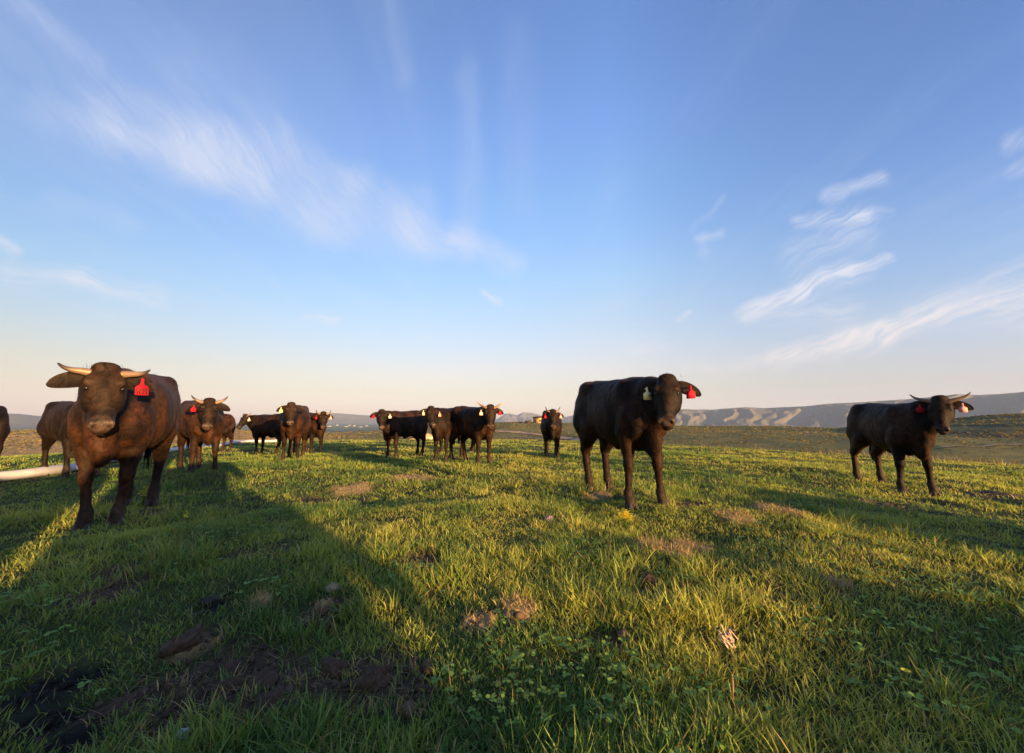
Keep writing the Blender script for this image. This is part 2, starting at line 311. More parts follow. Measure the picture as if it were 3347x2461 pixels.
def ground_mesh():
    fr = np.geomspace(.35, 26, 400); mid = np.geomspace(26, 900, 260)[1:]; far = np.geomspace(900, 18000, 50)[1:]
    rr = np.concatenate([fr, mid, far])
    az = np.concatenate([np.arange(-62, 62.001, .22), np.arange(64, 298, 2.0)]); na = len(az)
    RR, AA = np.meshgrid(rr, np.radians(az), indexing='ij')
    X = RR * np.sin(AA); Y = RR * np.cos(AA)
    Z = G(X.ravel(), Y.ravel())
    V = np.stack([X.ravel(), Y.ravel(), Z], 1)
    nr = len(rr)
    i, j = np.meshgrid(np.arange(nr - 1), np.arange(na), indexing='ij')
    a = (i * na + j).ravel(); b = (i * na + (j + 1) % na).ravel(); c = ((i + 1) * na + (j + 1) % na).ravel(); d = ((i + 1) * na + j).ravel()
    F = np.stack([a, d, c, b], 1)
    c0 = len(V); V = np.vstack([V, [[0, 0, gz(0, 0)]]])
    T = np.stack([np.arange(na), (np.arange(na) + 1) % na, np.full(na, c0)], 1)
    x, y = V[:, 0], V[:, 1]; r = np.hypot(x, y); azd = np.degrees(np.arctan2(x, y))
    turf = np.array([.045, .055, .016]); soil = np.array([.085, .055, .036]); black = np.array([.018, .015, .013]); straw = np.array([.36, .25, .11])
    col = np.tile(turf, (len(V), 1)) * (.7 + .6 * fbm(x / .4, y / .4, 3, 12))[:, None]
    def lay(w, c): 
        nonlocal col; w = np.clip(w, 0, 1)[:, None]; col = col * (1 - w) + np.asarray(c) * w
    lay(patch_w(x, y, 'bc') * .95, soil); lay(patch_w(x, y, 'k'), black); lay(patch_w(x, y, 't') * .8, straw)
    # middle distance: dry grass with sage, greener and browner strips
    t = sstep(r, 34, 60)
    n1 = fbm(x / 60, y / 60, 4, 41); n2 = fbm(x / 9, y / 9, 4, 42); n3 = fbm(x / 2.2, y / 2.2, 3, 43)
    dry = np.array([.165, .15, .052]); green = np.array([.105, .105, .032]); sage = np.array([.055, .058, .034]); earth = np.array([.13, .085, .05])
    L = 1 - sstep(azd, -30, -18)
    mid_ = green[None] * (1 - n2[:, None]) + dry[None] * n2[:, None]
    mid_ = mid_ * (1 - (L * .75)[:, None]) + np.array([.46, .27, .10])[None] * (L * .75)[:, None]
    mid_ = mid_ * (.65 + .7 * n3)[:, None]
    w = sstep(n1, .52, .62)[:, None] * (1 - L)[:, None]; mid_ = mid_ * (1 - w * .6) + green * w * .6
    col = col * (1 - t[:, None]) + mid_ * t[:, None]
    # ploughed terrace bands on the hill at the right
    hz = V[:, 2]
    rt = sstep(azd, 40, 46)
    for (z0, z1, c) in [(-4.6, -3.7, (.06, .035, .022)), (-1.6, -.9, (.055, .032, .02)), (-.9, -.4, (.24, .16, .08))]:
        lay(rt * sstep(hz + (n2 - .5) * .5, z0, z0 + .15) * (1 - sstep(hz + (n2 - .5) * .5, z1 - .15, z1)) * sstep(r, 170, 200), c)
    lay(rt * sstep(r, 200, 260) * .6 * (n1 > .4), (.05, .065, .024))
    # valley floor: farmland
    t = sstep(r, 1000, 1800)
    ff = fbm(x / 700, y / 260, 3, 51); f2 = fbm(x / 2500, y / 500, 3, 53)
    val = np.array([.15, .17, .075])[None] * (1 - f2)[:, None] + np.array([.07, .13, .05])[None] * f2[:, None]
    w = sstep(ff, .5, .58)[:, None]; val = val * (1 - w) + np.array([.035, .055, .03]) * w
    col = col * (1 - t[:, None]) + val * t[:, None]
    m = bpy.data.materials.new('ground'); m.use_nodes = True; k = NT(m.node_tree)
    bs = k.n['Principled BSDF']; at_ = k.n.new('ShaderNodeAttribute'); at_.attribute_name = 'tint'
    g = k.n.new('ShaderNodeNewGeometry'); pos = g.outputs['Position']
    fine = k.ramp(k.noise(pos, 38, 5, .7), .25, .75, .45, 1.5, False)
    broad = k.ramp(k.noise(pos, 2.3, 4, .6), .3, .7, .8, 1.2, False)
    cc = k.mix(1.0, at_.outputs['Color'], k.xyz(fine, fine, fine), 'MULTIPLY')
    cc = k.mix(1.0, cc, k.xyz(broad, broad, broad), 'MULTIPLY')
    k.l.new(cc, bs.inputs['Base Color']); bs.inputs['Roughness'].default_value = .95; bs.inputs['Specular IOR Level'].default_value = .15
    bp = k.n.new('ShaderNodeBump'); bp.inputs['Strength'].default_value = .6; bp.inputs['Distance'].default_value = .02
    k.l.new(k.noise(pos, 60, 5, .65), bp.inputs['Height']); k.l.new(bp.outputs[0], bs.inputs['Normal'])
    o = mesh_np('ground', V, [F, T[:, ::-1]], m, cols=col, smooth=True); tag(o, kind='structure')
ground_mesh()

# ------------------------------------------------------------------ far hills
def hills():
    m = bpy.data.materials.new('hills'); m.use_nodes = True; k = NT(m.node_tree); bs = k.n['Principled BSDF']
    g = k.n.new('ShaderNodeNewGeometry'); pos = g.outputs['Position']
    n = k.ramp(k.noise(pos, .0012, 5, .6), .35, .65, 0, 1)
    k.l.new(k.mix(n, (.145, .125, .085), (.105, .10, .07)), bs.inputs['Base Color']); bs.inputs['Roughness'].default_value = 1; bs.inputs['Specular IOR Level'].default_value = 0
    def strip(table, r0, r1, spur, seed, name='hills'):
        T = np.array(table, float)           # photograph px, py of the skyline
        dirs = np.array([pixdir(a, b) for a, b in T]); azt = np.degrees(np.arctan2(dirs[:, 0], dirs[:, 1])); elt = dirs[:, 2] / np.hypot(dirs[:, 0], dirs[:, 1])
        az = np.arange(azt[0], azt[-1], .07); rr = np.linspace(r0, r1, 120)
        AA, RR = np.meshgrid(np.radians(az), rr)
        X = RR * np.sin(AA); Y = RR * np.cos(AA)
        rc = r0 + (r1 - r0) * .62
        crest = np.interp(np.degrees(AA), azt, elt) * rc + CAM_H + 90
        crest = np.maximum(crest, 0)
        t = (RR - r0) / (rc - r0)
        sx = AA * rc
        # spurs run down towards the valley; gullies cut between them
        warp = fbm(sx / 900, RR / 900, 3, seed) * 900
        q = fbm((sx + warp * .8) / 420, RR / 1500, 4, seed + 3, .5)
        rid = 1 - np.abs(q * 2 - 1) * 2.2
        prof = np.where(t < 1, sstep(t ** .75, 0, 1), 1 - .45 * sstep(t - 1, 0, .7))
        cut = spur * np.clip(1 - rid, 0, 1.3) * np.sin(np.clip(t, 0, 1) * math.pi) ** .8
        Z = crest * np.clip(prof - cut, 0, 1.05) + (fbm(sx / 160, RR / 300, 4, seed + 9) - .5) * 45 * prof * spur
        Z = -90 + Z - 3
        V = np.stack([X.ravel(), Y.ravel(), Z.ravel()], 1); na = len(az)
        i, j = np.meshgrid(np.arange(len(rr) - 1), np.arange(na - 1), indexing='ij'); a = (i * na + j).ravel()
        F = np.stack([a, a + 1, a + na + 1, a + na], 1)
        o = mesh_np(name, V, F, m, smooth=True); tag(o, kind='structure')
    strip([(-900,1330),(-300,1335),(0,1350),(60,1352),(200,1366),(330,1378),(420,1392)], 8500, 12500, .08, 5)
    strip([(930,1385),(985,1362),(1040,1352),(1100,1350),(1150,1354),(1250,1360),(1400,1364),(1500,1372),(1560,1384)], 12500, 16500, .12, 8)
    strip([(1560,1386),(1620,1372),(1650,1352),(1665,1351),(1690,1357),(1710,1347),(1740,1349),(1775,1359),(1800,1360),(1850,1362),(1900,1352),(1950,1358),(2100,1350),(2260,1352),(2330,1376)], 12500, 16500, .35, 21)
    strip([(1840,1384),(1900,1370),(2080,1352),(2160,1340),(2215,1337),(2330,1338),(2440,1330),(2500,1333),(2620,1328),(2700,1320),(2850,1311),(2960,1304),(3060,1296),(3120,1288),(3200,1290),(3280,1286),(3347,1279),(3600,1262),(4400,1230)], 6800, 9800, .33, 33)
hills()

# ------------------------------------------------------------------ cattle
def coat_material():
    m = bpy.data.materials.new('cattle_coat'); m.use_nodes = True; k = NT(m.node_tree); bs = k.n['Principled BSDF']
    a = k.n.new('ShaderNodeAttribute'); a.attribute_name = 'tint'
    tc = k.n.new('ShaderNodeTexCoord'); P = tc.outputs['Object']
    oi = k.n.new('ShaderNodeObjectInfo')
    P2 = k.v('ADD', P, k.v('SCALE', k.xyz(oi.outputs['Random'], oi.outputs['Random'], oi.outputs['Random']), scale=9.0))
    curl = k.noise(P2, 11, 4, .6, 1.6)
    hair = k.noise(k.v('MULTIPLY', P2, (1, 1, .35)), 120, 4, .7, .6)
    f = k.m('MULTIPLY', k.ramp(curl, .32, .68, .35, 1.7, False), k.ramp(hair, .25, .8, .5, 1.5, False))
    cc = k.mix(1.0, a.outputs['Color'], k.xyz(f, f, f), 'MULTIPLY')
    k.l.new(cc, bs.inputs['Base Color'])
    wet = a.outputs['Alpha']
    k.l.new(k.ramp(wet, 0, 1, .62, .28, False), bs.inputs['Roughness'])
    bs.inputs['Specular IOR Level'].default_value = .13
    bs.inputs['Sheen Weight'].default_value = .02; bs.inputs['Sheen Roughness'].default_value = .45; bs.inputs['Sheen Tint'].default_value = (.7, .42, .26, 1)
    bp = k.n.new('ShaderNodeBump'); bp.inputs['Strength'].default_value = .55; bp.inputs['Distance'].default_value = .012
    h = k.m('ADD', k.m('MULTIPLY', curl, .9), k.m('MULTIPLY', hair, .5))
    k.l.new(h, bp.inputs['Height']); k.l.new(bp.outputs[0], bs.inputs['Normal'])
    return m
def simple(name, col, rough=.6, spec=.3, attr=False, noise=None, bump=0, trans=0):
    m = bpy.data.materials.new(name); m.use_nodes = True; k = NT(m.node_tree); bs = k.n['Principled BSDF']
    bs.inputs['Roughness'].default_value = rough; bs.inputs['Specular IOR Level'].default_value = spec
    g = k.n.new('ShaderNodeTexCoord')
    if attr:
        a = k.n.new('ShaderNodeAttribute'); a.attribute_name = 'tint'; src = a.outputs['Color']
    else:
        src = k.n.new('ShaderNodeRGB'); src.outputs[0].default_value = (*col, 1); src = src.outputs[0]
    if noise:
        sc_, amt = noise; f = k.ramp(k.noise(g.outputs['Object'], sc_, 5, .65), .25, .75, 1 - amt, 1 + amt, False)
        src = k.mix(1.0, src, k.xyz(f, f, f), 'MULTIPLY')
        if bump:
            bp = k.n.new('ShaderNodeBump'); bp.inputs['Strength'].default_value = bump; bp.inputs['Distance'].default_value = .01
            k.l.new(k.noise(g.outputs['Object'], sc_ * 1.5, 5, .65), bp.inputs['Height']); k.l.new(bp.outputs[0], bs.inputs['Normal'])
    k.l.new(src, bs.inputs['Base Color'])
    return m
COAT = coat_material()
M_HORN = simple('horn', (1, 1, 1), .4, .4, True, (30, .18), .15)
M_EYE = simple('eye', (.008, .005, .004), .25, .4)
M_HOOF = simple('hoof', (.035, .028, .024), .6, .3, False, (60, .35), .2)
TAGM = {'red': simple('red_tag', (.38, .010, .020), .7, .15, False, (28, .22)), 'white': simple('white_tag', (.80, .62, .50), .5, .3), 'yellow': simple('yellow_tag', (.85, .68, .30), .5, .3), 'pink': simple('pink_tag', (.80, .33, .28), .5, .3)}
M_INK = simple('ink', (.012, .01, .01), .5)
M_HAIR = simple('hair', (.016, .010, .007), .75, .15, True)

def smooth_table(xs, vals, n=240, win=.05):
    X = np.linspace(xs[0], xs[-1], n); v = np.interp(X, xs, vals)
    w = max(1, int(win / (X[1] - X[0]))); kx = np.hanning(2 * w + 3); kx /= kx.sum()
    vp = np.pad(v, w + 1, mode='edge'); return X, np.convolve(vp, kx, 'valid')

class Field:
    def __init__(s, lo, hi, h):
        s.lo = np.array(lo, float); s.h = h; s.n = np.ceil((np.array(hi) - s.lo) / h).astype(int) + 1
        s.F = np.full(s.n, .6, np.float32)
        s.ax = [s.lo[i] + h * np.arange(s.n[i]) for i in range(3)]
    def sub(s, lo, hi):
        a = np.clip(((np.array(lo) - s.lo) / s.h).astype(int) - 1, 0, s.n - 1); b = np.clip(((np.array(hi) - s.lo) / s.h).astype(int) + 2, 1, s.n)
        sl = tuple(slice(a[i], b[i]) for i in range(3))
        P = np.meshgrid(*[s.ax[i][sl[i]] for i in range(3)], indexing='ij'); return sl, P
    def put(s, sl, d, k, cut=False):
        a = s.F[sl]
        if cut: d = -d; hh = np.clip(.5 - .5 * (a - d) / k, 0, 1) if k else 0; s.F[sl] = np.maximum(a, d) if not k else (a * (1 - hh) + d * hh + k * hh * (1 - hh)); return
        hh = np.clip(.5 + .5 * (a - d) / k, 0, 1); s.F[sl] = a * (1 - hh) + d * hh - k * hh * (1 - hh)
    def cone(s, a, b, ra, rb, k=.04, sy=1.0):
        a = np.array(a, float); b = np.array(b, float); m = max(ra, rb) + k * 1.5 + .03
        sl, (X, Y, Z) = s.sub(np.minimum(a, b) - m, np.maximum(a, b) + m)
        ab = b - a; L = (ab ** 2).sum() + 1e-9
        t = np.clip(((X - a[0]) * ab[0] + (Y - a[1]) * ab[1] + (Z - a[2]) * ab[2]) / L, 0, 1)
        d = np.sqrt((X - a[0] - t * ab[0]) ** 2 + ((Y - a[1] - t * ab[1]) / sy) ** 2 + (Z - a[2] - t * ab[2]) ** 2) - (ra + (rb - ra) * t)
        s.put(sl, d * min(1, .5 + sy / 2), k)
    def ell(s, c, r, k=.05, R=None, cut=False):
        c = np.array(c, float); r = np.array(r, float); m = r.max() + k * 1.5 + .02
        sl, (X, Y, Z) = s.sub(c - m, c + m); q = np.stack([X - c[0], Y - c[1], Z - c[2]], -1)
        if R is not None: q = q @ R
        k0 = np.sqrt(((q / r) ** 2).sum(-1)); k1 = np.sqrt(((q / r ** 2).__pow__(2)).sum(-1)) + 1e-9
        s.put(sl, k0 * (k0 - 1) / k1, k, cut)
    def loft(s, xs, w, top, bot, o, R, k=.05, n=2.3, win=.05, belly=0.0):
        X_, W_ = smooth_table(xs, w, win=win); _, T_ = smooth_table(xs, top, win=win); _, B_ = smooth_table(xs, bot, win=win)
        cs = []
        for x in (xs[0], xs[-1]):
            for y in (-1, 1):
                for z in (min(bot), max(top)): cs.append(np.array(o) + R @ np.array([x, y * max(w), z]))
        cs = np.array(cs); m = k * 1.5 + .03
        sl, (X, Y, Z) = s.sub(cs.min(0) - m, cs.max(0) + m); q = np.stack([X - o[0], Y - o[1], Z - o[2]], -1) @ R
        x = q[..., 0]; wv = np.maximum(np.interp(x, X_, W_), .012); tv = np.interp(x, X_, T_); bv = np.interp(x, X_, B_)
        hv = np.maximum((tv - bv) / 2, .012); cz = (tv + bv) / 2
        zz = (q[..., 2] - cz) / hv
        wv = wv * (1 - belly * np.clip(zz, -1, 1))
        rho = ((np.abs(q[..., 1]) / wv) ** n + np.abs(zz) ** n) ** (1 / n)
        d = (rho - 1) * np.minimum(wv, hv)
        ex = np.maximum(np.maximum(xs[0] - x, x - xs[-1]), 0); d = np.where(ex > 0, np.hypot(np.maximum(d, 0), ex), d)
        s.put(sl, d, k)
    def mesh(s):
        """surface nets"""
        F = s.F; ins = F < 0; n = F.shape
        base = np.zeros(np.array(n) - 1, bool); cnt = np.zeros(np.array(n) - 1, np.int8)
        for i in (0, 1):
            for j in (0, 1):
                for l in (0, 1): cnt += ins[i:n[0] - 1 + i, j:n[1] - 1 + j, l:n[2] - 1 + l]
        act = (cnt > 0) & (cnt < 8); idx = -np.ones(act.shape, np.int64); I = np.argwhere(act); idx[act] = np.arange(len(I))
        acc = np.zeros((len(I), 3)); num = np.zeros(len(I))
        cor = [(i, j, l) for i in (0, 1) for j in (0, 1) for l in (0, 1)]
        for a in cor:
            for ax in range(3):
                if a[ax] == 1: continue
                b = list(a); b[ax] = 1
                fa = F[I[:, 0] + a[0], I[:, 1] + a[1], I[:, 2] + a[2]]; fb = F[I[:, 0] + b[0], I[:, 1] + b[1], I[:, 2] + b[2]]
                c = (fa < 0) != (fb < 0); t = np.where(c, fa / np.where(c, fa - fb, 1), 0)
                p = I + np.array(a); p = p.astype(float); p[:, ax] += t
                acc += p * c[:, None]; num += c
        V = acc / num[:, None] * s.h + s.lo
        Fs = []
        for ax in range(3):
            sh = [slice(0, n[0]), slice(0, n[1]), slice(0, n[2])]; s0 = list(sh); s1 = list(sh); s0[ax] = slice(0, n[ax] - 1); s1[ax] = slice(1, n[ax])
            a, b = ins[tuple(s0)], ins[tuple(s1)]; E = np.argwhere(a != b)
            u, v = [(1, 2), (2, 0), (0, 1)][ax]
            ok = (E[:, u] > 0) & (E[:, v] > 0) & (E[:, u] < n[u] - 1) & (E[:, v] < n[v] - 1); E = E[ok]
            def cell(du, dv):
                c = E.copy(); c[:, u] -= du; c[:, v] -= dv; return idx[c[:, 0], c[:, 1], c[:, 2]]
            q = np.stack([cell(1, 1), cell(0, 1), cell(0, 0), cell(1, 0)], 1)
            fl = ~a[E[:, 0], E[:, 1], E[:, 2]]; q[fl] = q[fl][:, ::-1]; Fs.append(q)
        return V, np.concatenate(Fs)

def rot(yaw, pitch_down, roll=0):
    """columns: forward, left, up of a frame turned by yaw and nodding down"""
    m = Matrix.Rotation(yaw, 3, 'Z') @ Matrix.Rotation(pitch_down, 3, 'Y') @ Matrix.Rotation(roll, 3, 'X')
    return np.array(m)

def cow(loc, heading, scale=1.0, look=None, look_off=0, poll=(.50, .0), pitch=66, horns=None, tags=(), h=.018, label='', fat=1.0, red=.5,
        legs=((0, 0), (0, 0), (0, 0), (0, 0)), graze=False, roll=0, number=None, mark=None, hair=True, horn_t=0, tail_sway=0., head_k=1.0, neck_up=.30, ear_up=.07, ny_k=.2, horn_k=1.0, group='dark cattle standing on the grass'):
    """legs: fore-aft and sideways shift of the feet: front left, front right, hind left, hind right"""
    rz = math.pi / 2 - R_(heading)
    root = empty('cow', loc, rz, scale); root.scale = (scale * .98, scale * .95, scale * 1.06); tag(root, label, 'cow', group)
    fx, fy = math.cos(rz), math.sin(rz)
    hw = np.array([loc[0] + fx * .95 * scale, loc[1] + fy * .95 * scale])
    if look is None: yaw = 0.
    else:
        d = np.array(look) - hw; yaw = (math.atan2(d[1], d[0]) - rz + math.pi) % (2 * math.pi) - math.pi
    yaw += R_(look_off)
    ny = max(-1.15, min(1.15, yaw * ny_k))
    # ---- frame of head and neck
    nb = np.array([.42, 0, 1.06])
    if graze: pl = np.array([1.05, .25 * 0, .52])
    else: pl = nb + np.array([math.cos(ny) * poll[0], math.sin(ny) * poll[0], neck_up - .06 + poll[1]])
    HR = rot(yaw, R_(pitch), R_(roll)); HS = head_k
    HL = .9; H = lambda x, y, z: pl + HR @ (np.array([x * HL, y, z]) * HS)
    zmax = max(1.45, pl[2] + .12)
    lo = (-.95, min(-.45, pl[1] - .45), -.01); hi = (max(1.0, pl[0] + .6), max(.45, pl[1] + .45), zmax)
    f = Field(lo, hi, h)
    I3 = np.eye(3)
    f.loft([-.80, -.74, -.64, -.52, -.38, -.2, 0, .2, .36, .5, .62, .70, .74], [.05 * fat, .15 * fat, .215 * fat, .255 * fat, .27 * fat, .295 * fat, .315 * fat, .30 * fat, .235, .185, .14, .09, .04],
           [1.09, 1.17, 1.235, 1.275, 1.265, 1.25, 1.235, 1.23, 1.225, 1.20, 1.14, 1.04, .94], [.98, .90, .80, .73, .66, .60, .565, .565, .59, .62, .66, .72, .80], (0, 0, 0), I3, .01, 2.3, belly=.08)
    for sgn, (lf, lh) in ((1, (legs[0], legs[2])), (-1, (legs[1], legs[3]))):
        # hind quarter
        f.ell((-.56, sgn * .135, .90), (.235, .145, .33), .06)
        f.ell((-.50, sgn * .17, 1.18), (.13, .07, .07), .06)
        kx, ky = lh
        st = (-.42 + kx * .3, sgn * .17, .72); hk = (-.70 + kx * .7, sgn * (.155) + ky * .6, .47); ft = (-.665 + kx, sgn * .155 + ky, .15); hf = (-.62 + kx, sgn * .155 + ky, .055)
        f.cone((-.56, sgn * .15, .80), st, .17, .12, .06); f.cone(st, hk, .120, .060, .04); f.cone((-.66, sgn * .14, .80), (hk[0] - .01, hk[1], hk[2] + .05), .11, .045, .05)
        f.cone(hk, ft, .047, .040, .02); f.cone((hk[0] - .035, hk[1], hk[2] + .02), (hk[0] - .02, hk[1], hk[2] - .16), .032, .026, .02)
        f.ell(ft, (.052, .05, .055), .02); f.cone(ft, hf, .042, .056, .02); f.ell((ft[0] - .045, ft[1], ft[2] - .02), (.02, .03, .02), .02)
        # fore leg
        kx, ky = lf
        f.ell((.35, sgn * .145, .95), (.15, .10, .26), .035, np.array(Matrix.Rotation(R_(-14), 3, 'Y')))
        f.ell((.49, sgn * .145, .80), (.135, .09, .17), .05)
        el = (.36, sgn * .165, .70); kn = (.40 + kx * .55, sgn * .15 + ky * .5, .40); ft = (.39 + kx, sgn * .15 + ky, .135); hf = (.425 + kx, sgn * .15 + ky, .05)
        f.cone((.43, sgn * .15, .84), el, .115, .098, .04); f.cone((.39, sgn * .16, .72), (kn[0], kn[1], kn[2] + .04), .102, .053, .03)
        f.ell(kn, (.062, .056, .072), .018); f.cone(kn, ft, .041, .036, .02); f.ell(ft, (.05, .049, .052), .02); f.cone(ft, hf, .041, .057, .02); f.ell((ft[0] - .043, ft[1], ft[2] - .02), (.02, .03, .02), .02)
    f.ell((.60, 0, .65), (.12, .075, .18), .05); f.cone((.60, 0, .62), (.36, 0, .60), .062, .09, .06)       # brisket
    f.cone((-.25, 0, .60), (-.05, 0, .56), .04, .05, .04)
    # neck
    m1 = (nb + pl) / 2
    f.cone((.30, 0, 1.045), (m1[0] - .03, m1[1] * .7, m1[2] - .045), .155, .122, .08, .8); f.cone((m1[0] - .03, m1[1] * .7, m1[2] - .045), H(.03, 0, -.09), .122, .10, .08, .85)
    jb = H(.13, 0, -.12); f.cone((.52, 0, .84), (np.array([.52, 0, .84]) + jb) / 2 + np.array([-.01, 0, -.02]), .16, .115, .08, .75); f.cone((np.array([.52, 0, .84]) + jb) / 2 + np.array([-.01, 0, -.02]), jb, .125, .085, .06, .8)
    f.cone((.64, 0, .70), H(.14, 0, -.16), .045, .035, .09)
    # head
    xs = np.array([-.035, .0, .06, .12, .18, .24, .31, .38, .44, .485, .52]) * HS * HL
    f.loft(xs, np.array([.07, .108, .124, .129, .124, .106, .085, .071, .076, .071, .035]) * HS, np.array([.0, .045, .072, .082, .083, .076, .064, .056, .052, .040, .008]) * HS,
           np.array([-.07, -.10, -.13, -.15, -.158, -.15, -.125, -.10, -.088, -.076, -.05]) * HS, pl, HR, .035, 2.25, .035, belly=.16)
    f.ell(H(-.012, 0, .03), (.040 * HS, .085 * HS, .045 * HS), .04, HR)              # poll
    for sgn in (1, -1):
        f.ell(H(.138, sgn * .096, .050), (.042, .024, .022), .025, HR)         # brow
        f.ell(H(.22, sgn * .092, -.05), (.09, .028, .06), .05, HR)             # cheek
        f.ell(H(.478, sgn * .050, .022), (.032, .028, .030), .018, HR)        # nostril rim
        f.ell(H(.180, sgn * .112, .048), (.024, .014, .014), .008, HR, cut=True)
        f.ell(H(.50, sgn * .043, .030), (.017, .012, .022), .008, HR, cut=True)
    f.ell(H(.47, 0, -.085), (.05, .05, .022), .02, HR)                        # lower lip
    V, Fc = f.mesh()
    # one relaxation pass keeps the surface free of grid steps
    for _ in range(2):
        S = np.zeros_like(V); N = np.zeros(len(V))
        for a, b in ((0, 1), (1, 2), (2, 3), (3, 0)):
            np.add.at(S, Fc[:, a], V[Fc[:, b]]); np.add.at(N, Fc[:, a], 1); np.add.at(S, Fc[:, b], V[Fc[:, a]]); np.add.at(N, Fc[:, b], 1)
        V = V * .45 + S / N[:, None] * .55
    # ---- colours by place on the body
    x, y, z = V.T
    # slack skin, muscle and rib relief
    rel = (fbm(x * 6 + 9 * loc[0], z * 5 + y * 4, 3, 5) - .5) * .022 + (fbm(x * 15 + 3, z * 9 + y * 14, 3, 6) - .5) * .010
    e1_ = V[Fc[:, 1]] - V[Fc[:, 0]]; e2_ = V[Fc[:, 3]] - V[Fc[:, 0]]; fn_ = np.cross(e1_, e2_); vn_ = np.zeros_like(V)
    for a in range(4): np.add.at(vn_, Fc[:, a], fn_)
    vn_ /= np.linalg.norm(vn_, axis=1)[:, None] + 1e-9
    V = V + vn_ * (rel * np.clip(z * 2.2, .15, 1) * (1 - .45 * (np.linalg.norm(V - pl, axis=1) < .5)))[:, None]
    x, y, z = V.T; q = (V - pl) @ HR / HS / np.array([HL, 1, 1])
    head = sstep(q[:, 0], -.12, .02) * (np.linalg.norm(q * np.array([.55, 1, 1]), axis=1) < .34)
    nn = fbm(x * 7 + 3.1 * loc[0], z * 5 + y * 3, 4, 77); n2 = fbm(x * 14 + loc[0], z * 12 + y * 9, 3, 78)
    dark = np.array([.0052, .0034, .0027]); brown = np.array([.042, .0160, .0060]); 
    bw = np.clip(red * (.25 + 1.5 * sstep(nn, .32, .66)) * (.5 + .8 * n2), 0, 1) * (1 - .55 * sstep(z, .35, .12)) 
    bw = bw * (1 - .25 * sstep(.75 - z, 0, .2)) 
    bw = np.where(head > .5, np.clip(.28 + bw * .5, 0, 1) * sstep(q[:, 2], -.04, .05) * (1 - .6 * sstep(q[:, 0], .30, .42)), bw)
    hb = (head > .5)[:, None]; tone = np.where(hb, np.array([[.030, .0155, .0070]]), brown[None])
    col = dark * (1 - bw[:, None]) + tone * bw[:, None]
    for sgn in (1, -1):
        er = head * np.exp(-(((q[:, 0] - .19) / .032) ** 2 + ((q[:, 1] - sgn * .102) / .034) ** 2 + ((q[:, 2] - .038) / .035) ** 2)); col = col * (1 - .92 * er[:, None])
        lr = head * np.exp(-(((q[:, 0] - .143) / .013) ** 2 + ((q[:, 1] - sgn * .095) / .03) ** 2 + ((q[:, 2] - .055) / .035) ** 2)); col = col + lr[:, None] * np.array([.030, .019, .010])
    mz = head * sstep(q[:, 0] + .25 * np.abs(q[:, 1]) + (n2 - .5) * .02, .462, .482) * (q[:, 2] > -.05)
    lip = head * sstep(q[:, 0], .40, .45) * (q[:, 2] < -.055) * .6
    col = col * (1 - mz[:, None]) + np.array([.070, .046, .034]) * (.6 + .8 * n2[:, None]) * mz[:, None]
    ring = head * sstep(q[:, 0], .40, .44) * (1 - mz)
    col = col * (1 - .45 * ring[:, None]) + np.array([.05, .03, .018]) * .45 * ring[:, None]
    nost = np.zeros(len(V))
    for sgn in (1, -1): nost = np.maximum(nost, head * np.exp(-(((q[:, 0] - .50) / .020) ** 2 + ((q[:, 1] - sgn * .043) / .014) ** 2 + ((q[:, 2] - .024) / .022) ** 2)))
    col = col * (1 - nost[:, None])+ np.array([.006, .004, .003]) * nost[:, None]
    dust = sstep(z, .30, .06) * .5 * n2
    col = col * (1 - dust[:, None]) + np.array([.10, .07, .045]) * dust[:, None]
    cols = np.hstack([col, (mz * (1 - nost))[:, None]])
    # ---- ears: cupped leaves joined into the body mesh
    EV, EF, EC = [V], [Fc], [cols]; off = len(V); EARP = {}
    for sgn in (1, -1):
        o = H(.082, sgn * .10, -.015)
        out_ = HR @ np.array([.10 + .05 * (sgn * roll * .02), sgn * .96, -.22]); out_ /= np.linalg.norm(out_)
        out_[2] += ear_up; out_ /= np.linalg.norm(out_)
        fwd = HR @ np.array([0, 0, 1.]); fwd = fwd - out_ * fwd.dot(out_); fwd /= np.linalg.norm(fwd)
        wd = np.cross(out_, fwd)
        nu, nv = 18, 13; L = .235 * HS; pts = []; cc = []
        for sd_ in (0, 1):
            for i in range(nu):
                u = i / (nu - 1); wdt = .066 * HS * (max(0, 1 - (2 * u ** .85 - 1) ** 2) ** .5 * (.78 + .22 * u) + .42 * (1 - u) ** 2)
                if i == nu - 1: wdt = .006
                for j in range(nv):
                    v = j / (nv - 1) * 2 - 1
                    cup = (v * v - .5) * (.040 * (1 - .45 * u)) * min(1, wdt / .05)
                    th = .007 * (1 - v * v) * min(1, 3 * (1 - u) + .1) * (1 if sd_ else -1)
                    p = o + out_ * (u * L - .02) + wd * (v * wdt) + fwd * (cup - th - .03 * u * u) 
                    p = p + np.array([0, 0, -.022 * u * u])
                    pts.append(p)
                    hairy = .5 + .5 * vnoise(np.array([u * 20.]), np.array([v * 12.]))[0]
                    cc.append(np.array([.022, .013, .008]) * hairy * (1.3 if abs(v) > .75 else .7) if not sd_ else dark * .9)
        pts = np.array(pts); q_ = []
        for sd_ in (0, 1):
            b = sd_ * nu * nv
            for i in range(nu - 1):
                for j in range(nv - 1):
                    a = b + i * nv + j; t = (a, a + 1, a + nv + 1, a + nv); q_.append(t if sd_ else t[::-1])
        EV.append(pts); EF.append(np.array(q_) + off); EC.append(np.hstack([np.array(cc), np.zeros((len(cc), 1))])); off += len(pts)
        EARP[sgn] = (o + out_ * (.115 * HS), out_, fwd, wd)
    body = mesh_np('body', np.vstack(EV), [np.vstack(EF)], COAT, root, np.vstack(EC), True)
